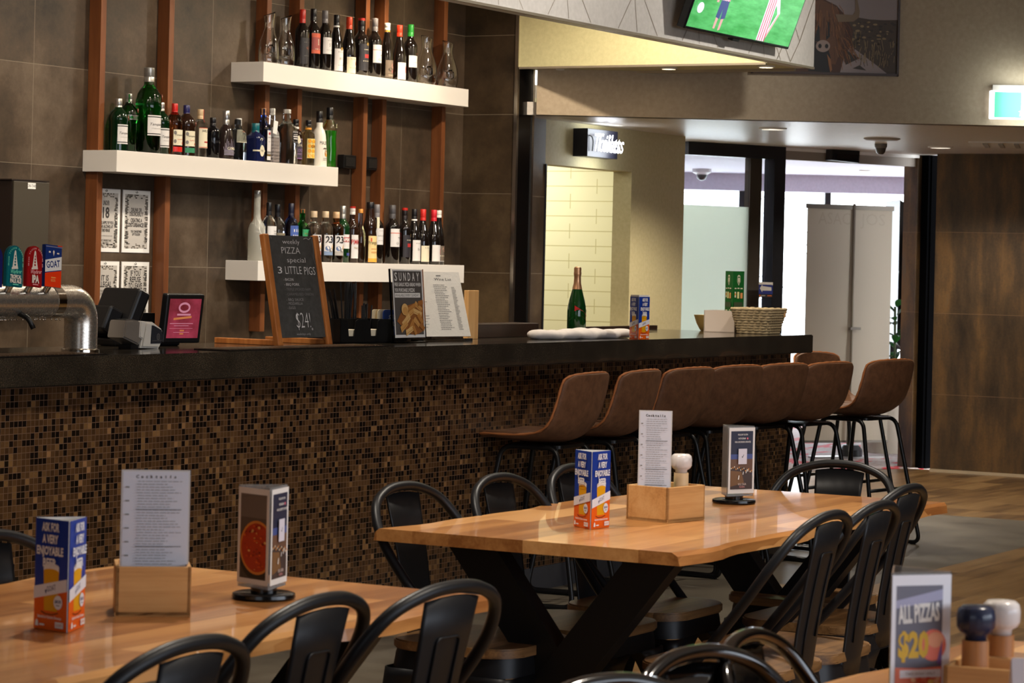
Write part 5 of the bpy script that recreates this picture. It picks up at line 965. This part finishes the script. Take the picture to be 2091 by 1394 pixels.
build('leather_tag', box(BM(), .075, -.114, .088, .105, -.110, .128, bev=.002), mat('tag_tan', (214, 164, 110), .5), t)

# ================================================================== bar stools
LEA = m_leather('tan_suede', (86, 55, 35), (120, 82, 55)); STI = mat('stitching', (176, 108, 60), .7)
SBK = mat('stool_black', (16, 16, 17), .35, .2)
def make_stool(label):
    t = thing('bar_stool', label, 'bar stool', group='tan bar stools')
    # shell: profile (y, z, half width, side rise, forward wrap)
    prof_ = [(.235, .690, .150, .0, 0), (.225, .703, .190, .004, 0), (.15, .700, .212, .012, 0), (.05, .690, .222, .022, 0), (-.05, .688, .228, .036, .004), (-.115, .702, .238, .045, .02), (-.155, .745, .242, .03, .036), (-.178, .80, .244, .012, .042), (-.196, .87, .243, .0, .042), (-.208, .93, .238, -.002, .040), (-.214, .958, .222, -.006, .036), (-.216, .972, .175, -.008, .026)]
    pr = spline([Vector((p[0], p[1], p[2])) for p in prof_], 2); ex = spline([Vector((p[3], p[4], 0)) for p in prof_], 2)
    b = BM(); rows = []; NU = 12
    for p, e in zip(pr, ex):
        row = []
        for i in range(NU + 1):
            u = -1 + 2 * i / NU; row.append(b.verts.new((u * p.z, p.x + e.y * u * u, p.y + e.x * abs(u) ** 2.2)))
        rows.append(row)
    for a, c in zip(rows, rows[1:]):
        for i in range(NU): b.faces.new((a[i], a[i + 1], c[i + 1], c[i]))
    rim = [r[0].co.copy() for r in rows] + [v.co.copy() for v in rows[-1][1:]] + [r[-1].co.copy() for r in rows[::-1][1:]] + [v.co.copy() for v in rows[0][::-1][1:-1]]
    s = build('seat_shell', b, LEA, t, True); m1 = s.modifiers.new('thick', 'SOLIDIFY'); m1.thickness = .03; m1.offset = 0; m2 = s.modifiers.new('smooth', 'SUBSURF'); m2.levels = 1; m2.render_levels = 2
    st = tube(BM(), [r.lerp(Vector((0, 0, .8)), -.012) for r in rim], [.0042 + .002 * (i % 2) for i in range(len(rim))], 5, closed=True); build('stitching', st, STI, t, True)
    build('underframe', prism(BM(), rrect(.27, .25, .03), .655, .668), SBK, t)
    for sx in (-1, 1):
        loop = fillet([(sx * .235, .235, .012), (sx * .165, .13, .66), (sx * .165, -.12, .66), (sx * .235, -.24, .012)], .05, 6, True)
        build('sled_leg', tube(BM(), loop, .011, 10, closed=True), SBK, t, True)
        for y in (.2, -.2): build('glide', box(BM(), sx * .235 - .009, y - .012, 0, sx * .235 + .009, y + .012, .008), SBK, t)
    for y, z in ((.188, .29), (-.192, .30)): build('footrest', tube(BM(), [(-.205, y, z), (.205, y, z)], .009, 10), SBK, t, True)
    return t
st0 = make_stool('leftmost tan suede bar stool, its seat front showing')
st0.location = (9.80, 5.365, 0); st0.rotation_euler.z = radians(5)
ordn = ['second tan bar stool from the left, behind the blue talker', 'third tan bar stool from the left, behind the tall cocktail menu', 'fourth tan bar stool from the left, broad back facing the room', 'fifth tan bar stool from the left, above the acrylic sign', 'sixth tan bar stool from the left, in front of the banner', 'separate tan bar stool at the far right of the row, turned aside']
for (x, y, a), lb in zip(((10.29, 5.36, 5), (10.79, 5.35, -3), (11.29, 5.34, -7), (11.76, 5.31, -8), (12.19, 5.25, -7), (12.93, 5.215, -9)), ordn): dup(st0, (x, y, 0), radians(a), lb)
dup(st0, (13.49, 5.54, 0), radians(172), 'tan bar stool at the end of the bar, only its orange-lit back showing')

# ================================================================== tables and chairs
TW = m_wood('table_timber', (140, 86, 42), (184, 126, 70), (212, 156, 96), 'x', .105, .32, .55, coat=.25, tone=.5)
TBK = mat('table_black_steel', (11, 11, 12), .5)
def table(x0, x1, y0, y1, label, seed, legs=True):
    t = thing('dining_table', label, 'table', ((x0 + x1) / 2, (y0 + y1) / 2, 0), 0, 'timber dining tables')
    R = random.Random(seed); hx, hy = (x1 - x0) / 2, (y1 - y0) / 2; n = 26
    ph = [R.uniform(0, 6) for _ in range(6)]
    def wob(u, k): return .014 * sin(u * 5.1 + ph[k]) + .009 * sin(u * 11 + ph[k + 1]) + .004 * sin(u * 23 + ph[k + 2])
    top, bot = [], []
    for i in range(n + 1): u = -hx + 2 * hx * i / n; y = -hy + wob(u, 0); top.append((u, y + .012)); bot.append((u, y - .004 + .006 * sin(u * 9)))
    for i in range(n + 1): u = hx - 2 * hx * i / n; y = hy + wob(u, 3); top.append((u, y - .012)); bot.append((u, y + .004))
    b = BM(); a = [b.verts.new((x, y, .75)) for x, y in top]; c = [b.verts.new((x, y, .719)) for x, y in bot]; m_ = [b.verts.new((p[0] * .5 + q[0] * .5, p[1] * .3 + q[1] * .7, .741)) for p, q in zip(top, bot)]; N = len(top)
    b.faces.new(a); b.faces.new(c[::-1])
    for i in range(N): j = (i + 1) % N; b.faces.new((a[i], m_[i], m_[j], a[j])); b.faces.new((m_[i], c[i], c[j], m_[j]))
    build('tabletop', b, TW, t, 30)
    for sx in (-1, 1):
        for s in (-1, 1):
            q = Vector((0, s * .27, .72)); p = Vector((0, -s * .30, 0)); d = (q - p).normalized(); w = Vector((0, d.z, -d.y)) * .055
            pl = [p - w, p + w, q + w, q - w]; b = BM()
            poly = []
            zc = lambda P_, z: P_ + d * ((z - P_.z) / d.z)
            poly = [(zc(p - w, 0).y, 0), (zc(p + w, 0).y, 0), (zc(q + w, .72).y, .72), (zc(q - w, .72).y, .72)]
            prism(b, poly, -.03 + .001 * s, .03 + .001 * s, 0, frame((sx * (hx - .22), 0, 0), (0, 1, 0), (0, 0, 1))); build('leg', b, TBK, t)
        build('top_plate', box(BM(), sx * (hx - .22) - .04, -.34, .713, sx * (hx - .22) + .04, .34, .7185), TBK, t)
    return t
table(5.61, 7.40, 2.715, 3.545, 'middle timber dining table with a live edge on black crossed legs', 4)
table(2.84, 4.63, 2.655, 3.535, 'left timber dining table with a live edge near the mosaic bar front', 8)
table(2.90, 4.69, .80, 1.662, 'right foreground timber dining table, only a corner showing', 15)

CBK = mat('chair_black_matte', (20, 20, 23), .42, .3); CGL = mat('chair_black_gloss', (12, 11, 11), .12, .2, coat=.6)
SWD = m_wood('chair_seat_wood', (82, 56, 32), (132, 96, 58), (176, 138, 90), 'x', .12, .4, 1.0, tone=.3)
def make_chair(label, cm, group):
    t = thing('cafe_chair', label, 'chair', group=group)
    b = BM(); o_ = [(x * (1 + .04 * (y > 0)), y) for x, y in rrect(.37, .37, .085, 6)]; prism(b, o_, .444, .468, .004); build('seat', b, SWD, t, 30)
    # pressed steel skirt
    b = BM(); rings = []
    for z, w, r in ((.444, .355, .08), (.43, .36, .08), (.395, .368, .08)): rings.append([b.verts.new((x, y, z)) for x, y in rrect(w, w, r, 5)])
    for a, c in zip(rings, rings[1:]):
        for i in range(len(a)): j = (i + 1) % len(a); b.faces.new((a[i], a[j], c[j], c[i]))
    b.faces.new(rings[0][::-1]); s = build('seat_frame', b, cm, t, 40)
    for sx in (-1, 1):
        for sy in (-1, 1):
            b = BM(); L_ = []
            for z, arm in ((.397, .155), (.375, .125), (.345, .098), (.30, .078), (.22, .060), (.10, .044), (0, .036)):
                e = .184 + (.397 - z) / .397 * .036; r = min(.03, arm * .5)
                pts = [(e - arm, e)] + [(e - r + r * sin(a), e - r + r * cos(a)) for a in [pi / 2 * k / 4 for k in range(5)]] + [(e, e - arm)]
                L_.append([b.verts.new((sx * x, sy * y, z)) for x, y in pts])
            for a, c in zip(L_, L_[1:]):
                for i in range(len(a) - 1): b.faces.new((a[i], a[i + 1], c[i + 1], c[i]))
            q = build('leg', b, cm, t, 40); m = q.modifiers.new('thick', 'SOLIDIFY'); m.thickness = .004; m.offset = 0
    # hoop
    hp = spline([(-.178, .045, .452), (-.190, -.03, .53), (-.204, -.118, .635), (-.200, -.183, .725), (-.160, -.226, .795), (-.085, -.245, .828), (0, -.250, .837), (.085, -.245, .828), (.160, -.226, .795), (.200, -.183, .725), (.204, -.118, .635), (.190, -.03, .53), (.178, .045, .452)], 6)
    build('back_hoop', tube(BM(), hp, .0125, 12), cm, t, True)
    # splat
    b = BM(); rows = []
    for z, y, w in ((.40, -.176, .060), (.452, -.180, .061), (.55, -.192, .065), (.66, -.212, .070), (.75, -.232, .075), (.822, -.246, .079)):
        rows.append([b.verts.new((u * w, y - .008 * (1 - u * u), z - .008 * u * u * (z > .81))) for u in (-1, -.9, -.5, 0, .5, .9, 1)])
    for a, c in zip(rows, rows[1:]):
        for i in range(6): b.faces.new((a[i], a[i + 1], c[i + 1], c[i]))
    q = build('back_splat', b, cm, t, 40); m = q.modifiers.new('thick', 'SOLIDIFY'); m.thickness = .005; m.offset = 0
    rb = fillet([(-.030, -.190, .49), (-.034, -.2375, .745), (.034, -.2375, .745), (.030, -.190, .49)], .012, 4)
    rp = []
    for p_, c_ in zip(rb, rb[1:]):
        for k in range(5): rp.append(p_.lerp(c_, k / 5))
    def yb(z): 
        T_ = ((.40, -.176), (.452, -.180), (.55, -.192), (.66, -.212), (.75, -.232), (.822, -.246))
        for (a, ya), (c, yc) in zip(T_, T_[1:]):
            if a <= z <= c: return ya + (yc - ya) * (z - a) / (c - a)
        return -.2
    rp = [Vector((p.x, yb(p.z) - .0105, p.z)) for p in rp]; build('splat_bead', tube(BM(), rp, .0028, 6), cm, t, True)
    for sx in (-1, 1): build('back_brace', tube(BM(), [(sx * .058, -.178, .44), (sx * .1, -.1, .41)], .008, 8), cm, t, True)
    return t
g1, g2, g3 = 'black chairs at the left table', 'black chairs at the middle table', 'glossy black chairs at the right foreground table'
c0 = make_chair('black metal chair nearest the lower left corner, at the left table', CBK, g1); c0.location = (3.24, 2.62, 0)
def place(x, y, a, lb, gr, src=None): return dup(src or c0, (x, y, 0), radians(a), lb, gr)
place(3.80, 2.755, 0, 'black metal chair between two others along the near side of the left table', g1)
place(4.125, 2.675, -6, 'black metal chair with its full back in view, nearest the middle of the picture', g1)
place(4.20, 3.36, 180, 'black metal chair cut by the left edge, on the bar side of the left table', g1)
place(5.845, 3.375, 180, 'wood-seated black chair on the bar side of the middle table, leftmost', g2)
place(6.275, 3.335, 180, 'wood-seated black chair on the bar side of the middle table, second from the left', g2)
place(6.735, 3.355, 180, 'wood-seated black chair on the bar side of the middle table, behind the blue talker', g2)
place(5.90, 2.695, 0, 'wood-seated black chair on the near side of the middle table, closest to the viewer', g2)
place(6.245, 2.705, 0, 'wood-seated black chair on the near side of the middle table, in the middle of three', g2)
place(6.80, 2.84, 0, 'wood-seated black chair on the near side of the middle table, farthest of three', g2)
place(7.24, 3.08, 90, 'wood-seated black chair at the far end of the middle table', g2)
c3 = make_chair('glossy black chair with a wide hoop at the bottom edge, right foreground table', CGL, g3); c3.location = (3.59, 1.48, 0); c3.rotation_euler.z = radians(170)
place(3.87, 1.49, 186, 'glossy black chair seen narrow, right of the wide-hooped glossy chair', g3, c3)
place(3.22, 1.47, 162, 'glossy black chair of which only the hoop top shows at the bottom edge', g3, c3)

# ================================================================== things on the tables
BAM = m_wood('bamboo', (168, 116, 64), (206, 156, 98), (224, 180, 124), 'x', .0, .4, .8); BAM2 = BAM
def holder(loc, a, w, d, h, label):
    t = thing('condiment_box', label, 'box', (*loc, .7505), a, 'bamboo menu boxes'); b = BM(); th = .008
    box(b, 0, 0, 0, w, d, th); 
    for q in ((0, 0, 0, w, th, h), (0, d - th, 0, w, d, h), (0, 0, 0, th, d, h), (w - th, 0, 0, w, d, h)): box(b, *q, bev=.0012, seg=1)
    build('walls', b, BAM, t); return t
def menu(loc, a, w, h, label, seed, z=.76, lean=4):
    t = thing('cocktail_menu', label, 'menu', (*loc, z), a, 'cocktail menus'); M = Matrix.Rotation(radians(-lean), 4, 'X')
    build('card', box(BM(), -w / 2, -.0012, 0, w / 2, .0012, h, M=M), mat('menu_card', (202, 202, 212), .25), t)
    build('sleeve_edge', box(BM(), -w / 2 - .003, -.0008, 0, w / 2 + .003, .0008, h + .003, M=M), mat('laminate'), t)
    it = []
    for i, c in enumerate('Cocktails'): it.append(('t', INK, c, -w * .28 + i * w * .072, h * .952, h * .022, {'b': .03}))
    it += lines(ink(150, 148, 152), -w * .30, w * .42, h * .925, h * .03, 44, h * .006, seed) + [('r', GREYINK, -w * .46, h * q, -w * .40, h * (q + .01)) for q in (.88, .78, .68, .58, .48, .38, .27, .15)] + [('r', INK, -w * .3, h * q, w * .4, h * (q + .004)) for q in (.72, .45, .3, .12)]
    art('print', t, it, M @ frame((0, -.0014, 0), (1, 0, 0), (0, 0, 1))); return t
holder((3.905, 3.040), radians(-50.5), .14, .13, .092, 'bamboo box holding a tall white menu on the left table')
menu((3.985, 3.012), radians(-52), .122, .255, 'tall white cocktail menu standing in the bamboo box on the left table', 2)
holder((6.245, 3.051), radians(-9.5), .17, .135, .092, 'bamboo box with menu and grinder on the middle table')
menu((6.285, 3.112), radians(-64), .082, .278, 'shaded cocktail menu standing in the bamboo box on the middle table', 6, lean=2)
CERW = mat('ceramic_white', (216, 208, 204), .25); CERB = mat('ceramic_navy', (38, 44, 66), .25)
BEE = m_wood('grinder_beech', (196, 156, 108), (222, 188, 142), (232, 204, 164), 'z', 0, .45); OAKG = m_wood('grinder_oak', (132, 84, 44), (172, 114, 64), (200, 146, 92), 'z', 0, .45, 1.4)
def grinder(loc, z, head, wood, label, s=1.0):
    t = thing('grinder', label, 'grinder', (*loc, z), 0, 'salt and pepper grinders')
    build('body', lathe(BM(), [(0, 0), (.021 * s, 0), (.021 * s, .004), (.0205 * s, .07 * s), (.020 * s, .116 * s), (0, .112 * s)], 24), wood, t, 40)
    pr = [(0, .116), (.016, .116), (.0165, .124), (.024, .128), (.0285, .136), (.029, .152), (.027, .162), (.021, .167), (0, .168)]
    b = lathe(BM(), [(r * s, z_ * s) for r, z_ in pr], 44)
    for v in b.verts:
        r = math.hypot(v.co.x, v.co.y)
        if r > .02 * s and abs(math.degrees(math.atan2(v.co.y, v.co.x)) % 16.36 - 8.18) < 4.1: v.co.x *= .965; v.co.y *= .965
    build('head', b, head, t, True); return t
grinder((6.392, 3.085), .7586, CERW, BEE, 'grinder with white ceramic head in the bamboo box on the middle table', .98)
t = thing('sauce_bottle', 'green dimpled round top poking from the bamboo box on the middle table', 'bottle', (6.375, 3.135, .7586)); t.location = (6.37, 3.133, .7586)
build('body', lathe(BM(), [(0, 0), (.022, 0), (.022, .06), (0, .06)], 20), mat('sauce_green', (20, 96, 30), .4), t, 40); build('cap', lathe(BM(), [(.0225, .055), (.0225, .07), (.019, .085), (.010, .092), (0, .094)], 20), mat('cap_green', (24, 120, 40), .45), t, 40)
def stand(F, ang, label, faces, s=.095, h=.208, z=.7505):
    t = thing('acrylic_stand', label, 'menu stand', (F[0], F[1], z), ang, 'acrylic triangular menu stands')
    c = Vector((s / 2, s * .2887, 0)); V = [Vector((0, 0, 0)), Vector((s, 0, 0)), Vector((s * .5, s * .866, 0))]
    build('base', lathe(BM(), [(0, 0), (.060, 0), (.063, .004), (.062, .010), (.057, .012), (0, .012)], 36, M=Matrix.Translation(c)), mat('stand_black', (13, 13, 14), .18), t, 40)
    build('pedestal', lathe(BM(), [(0, .012), (.026, .012), (.026, .022), (0, .022)], 24, M=Matrix.Translation(c)), mat('stand_black'), t, 40)
    b = BM(); prism(b, [(v.x, v.y) for v in V], .022, .026); 
    for i in range(3):
        a, d = V[i], V[(i + 1) % 3]; f = [b.verts.new(q) for q in (a + Vector((0, 0, .022)), d + Vector((0, 0, .022)), d + Vector((0, 0, h + .014)), a + Vector((0, 0, h + .014)))]; b.faces.new(f)
    o = build('acrylic_sleeve', b, mat('acrylic_clear', (236, 238, 240), .05, trans=.9, ior=1.1), t); m = o.modifiers.new('thick', 'SOLIDIFY'); m.thickness = .002
    for i in range(3):
        a, d = V[i], V[(i + 1) % 3]; u = (d - a).normalized(); n = u.cross(Vector((0, 0, 1))); fa = faces[i]
        if fa: art('print', t, fa, frame((a + d) / 2 + n * .0026 + Vector((0, 0, .03)), u, (0, 0, 1)))
    return t
NV, PUR, LIT, BRN, DRK = ink(40, 44, 66), ink(70, 84, 140), ink(240, 220, 190), ink(104, 76, 60), ink(66, 54, 52)
def insta(w):
    h = w / 2
    it = [('r', PAPER, -h, 0, h, .188), ('r', NV, -h * .85, .012, h * .85, .178), ('r', PUR, -h * .85, .098, h * .85, .112), ('r', BRN, -h * .85, .058, h * .85, .098), ('p', DRK, [(-h * .85, .012), (h * .85, .012), (h * .85, .05), (.01, .075), (-h * .85, .07)]), ('p', ink(116, 84, 54), [(-h * .85, .02), (.01, .03), (.0, .062), (-h * .85, .066)])]
    for i in range(14): it.append(('e', (LIT, ink(226, 150, 70))[i % 2], -h * .8 + i * h * .12, .072 - .0008 * i + .003 * (i % 3), .0016, .0022))
    for x, y, r in ((-.012, .04, .0028), (.004, .054, .002), (.015, .058, .0018), (.021, .062, .0016)): it.append(('p', WHITE, [(x - r, y), (x + r * .4, y), (x + r, y + r * 4), (x, y + r * 4.4)]))
    it += [('t', WHITE, 'FOLLOW US ON', 0, .166, .0046, {'w': .036, 'b': .01}), ('t', WHITE, 'INSTAGRAM', -.003, .155, .0046, {'w': .026, 'b': .01}), ('e', ink(220, 110, 130), .017, .157, .003, .003), ('t', WHITE, 'FOR LIVE SPORTS UPDATES', 0, .145, .0046, {'w': .058, 'b': .01}), ('t', ink(230, 210, 200), 'SOL CASA', 0, .024, .006, {'w': .03}), ('t', ink(220, 150, 150), 'PIZZERIA', 0, .017, .0045, {'w': .02}), ('r', ink(212, 210, 222), -.0155, .084, .0155, .128), ('l', INK, [(-.003, .106), (-.001, .103), (.004, .111)], .0015)]
    return it
def pizza(w):
    h = w / 2; it = [('r', PAPER, -h, 0, h, .188), ('r', ink(88, 76, 66), -h * .84, .01, h * .84, .176), ('r', ink(110, 98, 88), -h * .84, .13, h * .84, .176), ('p', ink(70, 62, 54), [(-h * .84, .01), (h * .84, .01), (h * .84, .04), (-h * .84, .07)])]
    cr, to = ink(206, 128, 50), ink(176, 54, 18); cx, cy, rx, ry = h * .25, .072, h * 1.08, .052
    def clip(pts): return [(min(max(x, -h * .84), h * .84), max(y, .012)) for x, y in pts]
    E_ = lambda k, dx=0, dy=0: clip([(cx + dx + rx * k * cos(2 * pi * i / 32), cy + dy + ry * k * sin(2 * pi * i / 32)) for i in range(32)])
    it += [('p', ink(40, 34, 30), E_(1.12, 0, -.006)), ('p', cr, E_(1.02)), ('p', to, E_(.92))]
    R = random.Random(4)
    for i in range(60):
        a, q = R.uniform(0, 6.28), sqrt(R.random()) * .85; x, y = cx + rx * q * cos(a), cy + ry * q * sin(a)
        if abs(x) < h * .8 and y > .014: it.append(('e', (ink(214, 92, 24), ink(226, 170, 96), ink(132, 32, 12), ink(200, 70, 20))[i % 4], x, y, R.uniform(.0015, .004), R.uniform(.001, .003)))
    return it
def allp(w):
    h = w / 2; GR_ = ink(110, 110, 124); it = [('r', ink(240, 240, 246), -h, 0, h, .188), ('r', GR_, -h * .86, .012, h * .72, .172), ('p', ink(168, 168, 196), [(-h * .86, .15), (h * .72, .166), (h * .72, .15), (-h * .86, .138)]), ('t', WHITE, 'ALL PIZZAS', -h * .07, .118, .026, {'w': .070, 'b': .04, 'rot': 3}), ('e', ink(238, 120, 96), h * .42, .082, .022, .024), ('e', ink(236, 160, 120), h * .5, .09, .014, .012), ('t', ink(222, 176, 40), '$20', -h * .25, .066, .036, {'w': .052, 'b': .05}), ('p', ink(120, 84, 140), [(h * .55, .055), (h * .72, .05), (h * .72, .09)]),
        ('p', ink(226, 120, 90), [(-h * .86, .012), (h * .72, .012), (h * .72, .05), (-h * .1, .048), (-h * .86, .05)]), ('r', ink(232, 232, 240), -h * .7, .034, h * .7, .046), ('t', GREYINK, 'TAKE AWAY ONLY', 0, .038, .004, {'w': .05})]
    R = random.Random(2)
    for i in range(26): it.append(('e', (ink(240, 190, 150), ink(214, 90, 60), ink(236, 200, 110))[i % 3], R.uniform(-h * .8, h * .66), R.uniform(.014, .032), .004, .003))
    return it
stand((4.261, 2.942), radians(14.4), 'acrylic stand with a pizza photo on the left table', (insta(.095), None, pizza(.095)))
stand((6.862, 3.165), radians(-26), 'acrylic stand with a dark blue night photo on the middle table', (insta(.095), None, None))
stand((3.725, 1.445), radians(-40), 'blurred acrylic stand advertising ALL PIZZAS on the right foreground table', (allp(.10), None, None), s=.10)
holder((3.722, 1.36), radians(-82), .17, .13, .092, 'wooden box holding two grinders on the right foreground table')
grinder((3.79, 1.335), .7586, CERB, OAKG, 'grinder with dark navy ceramic head, blurred in the right foreground'); grinder((3.875, 1.325), .7586, CERW, OAKG, 'grinder with white ceramic head, blurred in the right foreground')
t = thing('tent_card', 'cream folded card cut off by the lower right corner of the picture', 'table card', (3.56, 1.155, .7505), radians(-62)); b = BM(); prism(b, [(-.05, 0), (.05, 0), (0, .14)], -.045, .045, .001, frame((0, 0, 0), (0, 1, 0), (0, 0, 1))); build('card', b, ink(214, 206, 210), t)
art('print', t, [('p', ink(226, 176, 120), [(-.045, .006), (.045, .006), (.045, .09), (-.045, .09)]), ('e', WHITE, .015, .03, .02, .02)], frame((0, -.0505, 0), (1, 0, 0), Vector((0, .05, .14)).normalized()))

# ================================================================== lobby beyond the door
BNR = mat('banner_back', (168, 156, 138), .7); t = thing('pull_up_banner', 'grey back of a pull-up banner standing in the lobby', 'banner', (18.80, 7.70, 0), radians(-60.5) + radians(24))
bn = build('banner', box(BM(), -.375, -.004, .13, .375, .0, 1.92), BNR, t); build('top_rail', box(BM(), -.385, -.012, 1.895, .385, .008, 1.93), mat('rail_grey', (110, 102, 92), .4, .4), t); build('bottom_rail', box(BM(), -.38, -.01, .12, .38, .006, .138), mat('rail_grey'), t)
art('show_through', bn, [('t', ink(158, 146, 128), 'ASAC', -.14, 1.78, .09, {'w': .28}), ('t', ink(158, 146, 128), 'JOS', .2, 1.78, .09, {'w': .22})], frame((0, -.0045, 0), (1, 0, 0), (0, 0, 1)))
build('pole', tube(BM(), [(.01, -.03, .1), (.03, -.02, 1.0), (.03, -.012, 1.94)], .011, 10), mat('pole_grey', (128, 118, 102), .4, .5), t, True); build('clip', box(BM(), .0, -.05, .98, .09, -.02, 1.0), mat('rail_grey'), t)
build('base', box(BM(), -.3, -.08, 0, .3, .03, .02), mat('base_silver', (168, 166, 164), .35, .7), t); build('base_hub', lathe(BM(), [(0, 0), (.09, 0), (.09, .05), (.06, .085), (0, .09)], 20, M=Matrix.Translation((.03, -.04, .02))), BLACKM, t, 40)
q = L(2.98, 20.9, 0); t = thing('drum_stand', 'pale grey cylindrical stand behind the pull-up banner', 'stand', q)
build('drum', lathe(BM(), [(0, 0), (.19, 0), (.19, .70), (0, .70)], 36), mat('drum_beige', (176, 166, 150), .55), t, 40)
q = L(3.13, 21.6, 0); t = thing('display_screen', 'black display screen on a post seen edge-on beside the banner', 'screen', q, math.atan2(FWD.y, FWD.x) + .05)
sc = BM(); prism(sc, [(-.03, .86), (.02, .80), (.03, 1.1), (.03, 1.70), (.055, 1.80), (.045, 1.92), (.02, 1.98), (-.032, 2.01)], -.3, .3, .006, frame((0, 0, 0), (0, -1, 0), (0, 0, 1))); build('housing', sc, mat('screen_black', (12, 13, 13), .3), t)
build('post', box(BM(), -.02, -.03, .02, .02, .03, .9), BLACKM, t); build('foot', box(BM(), -.2, -.2, 0, .2, .2, .02), BLACKM, t)
q = L(3.215, 21.3, 0); t = thing('display_screen', 'thinner black screen edge against the door reveal', 'screen', q, math.atan2(FWD.y, FWD.x) - .02)
sc = BM(); prism(sc, [(-.02, .98), (.014, .98), (.014, 1.45), (-.008, 1.75), (-.02, 1.75)], -.25, .25, .003, frame((0, 0, 0), (0, -1, 0), (0, 0, 1))); build('housing', sc, mat('screen_black'), t); build('arm', box(BM(), -.02, -.012, 1.42, .02, .10, 1.44), BLACKM, t); build('post', box(BM(), -.012, -.02, 0, .012, .02, 1.0), BLACKM, t)
q = L(3.08, 21.15, 0); t = thing('potted_plant', 'broad-leaved green plant beside the banner in the lobby', 'plant', q)
build('pot', lathe(BM(), [(0, 0), (.11, 0), (.14, .25), (.13, .25), (.12, .2), (0, .2)], 24), mat('pot_dark', (50, 46, 44), .5), t, 40)
build('stem', tube(BM(), spline([(0, 0, .2), (.01, .01, .5), (-.01, 0, .8), (.0, .01, 1.15)], 4), .01, 8), mat('stem_green', (60, 76, 40), .6), t, True)
LEAF = mat('leaf_green', (34, 92, 34), .35); R = random.Random(21)
for i in range(22):
    z = .42 + .036 * i; a = i * 2.4; s = R.uniform(.8, 1.2)
    if i == 21: s = 1.6; a = math.atan2(RGT.y, RGT.x) + .2
    b = BM(); rows = []
    for k in range(7):
        u = k / 6; w = .042 * s * sin(pi * min(.98, u * .9 + .08)) ** .8; rows.append([b.verts.new((.02 + .15 * s * u, v_ * w, .03 * sin(u * 2.6) - .02 * u * u + .012 * abs(v_))) for v_ in (-1, 0, 1)])
    for p_, c_ in zip(rows, rows[1:]):
        for j in range(2): b.faces.new((p_[j], p_[j + 1], c_[j + 1], c_[j]))
    bmesh.ops.transform(b, matrix=Matrix.Translation((0, 0, z)) @ Matrix.Rotation(a, 4, 'Z') @ Matrix.Rotation(R.uniform(-.5, .35), 4, 'Y'), verts=b.verts); build('leaf', b, LEAF, t, True)

bpy.data.objects.remove(_to)
for m_ in list(bpy.data.meshes):
    if m_.users == 0: bpy.data.meshes.remove(m_)
bpy.context.view_layer.update()
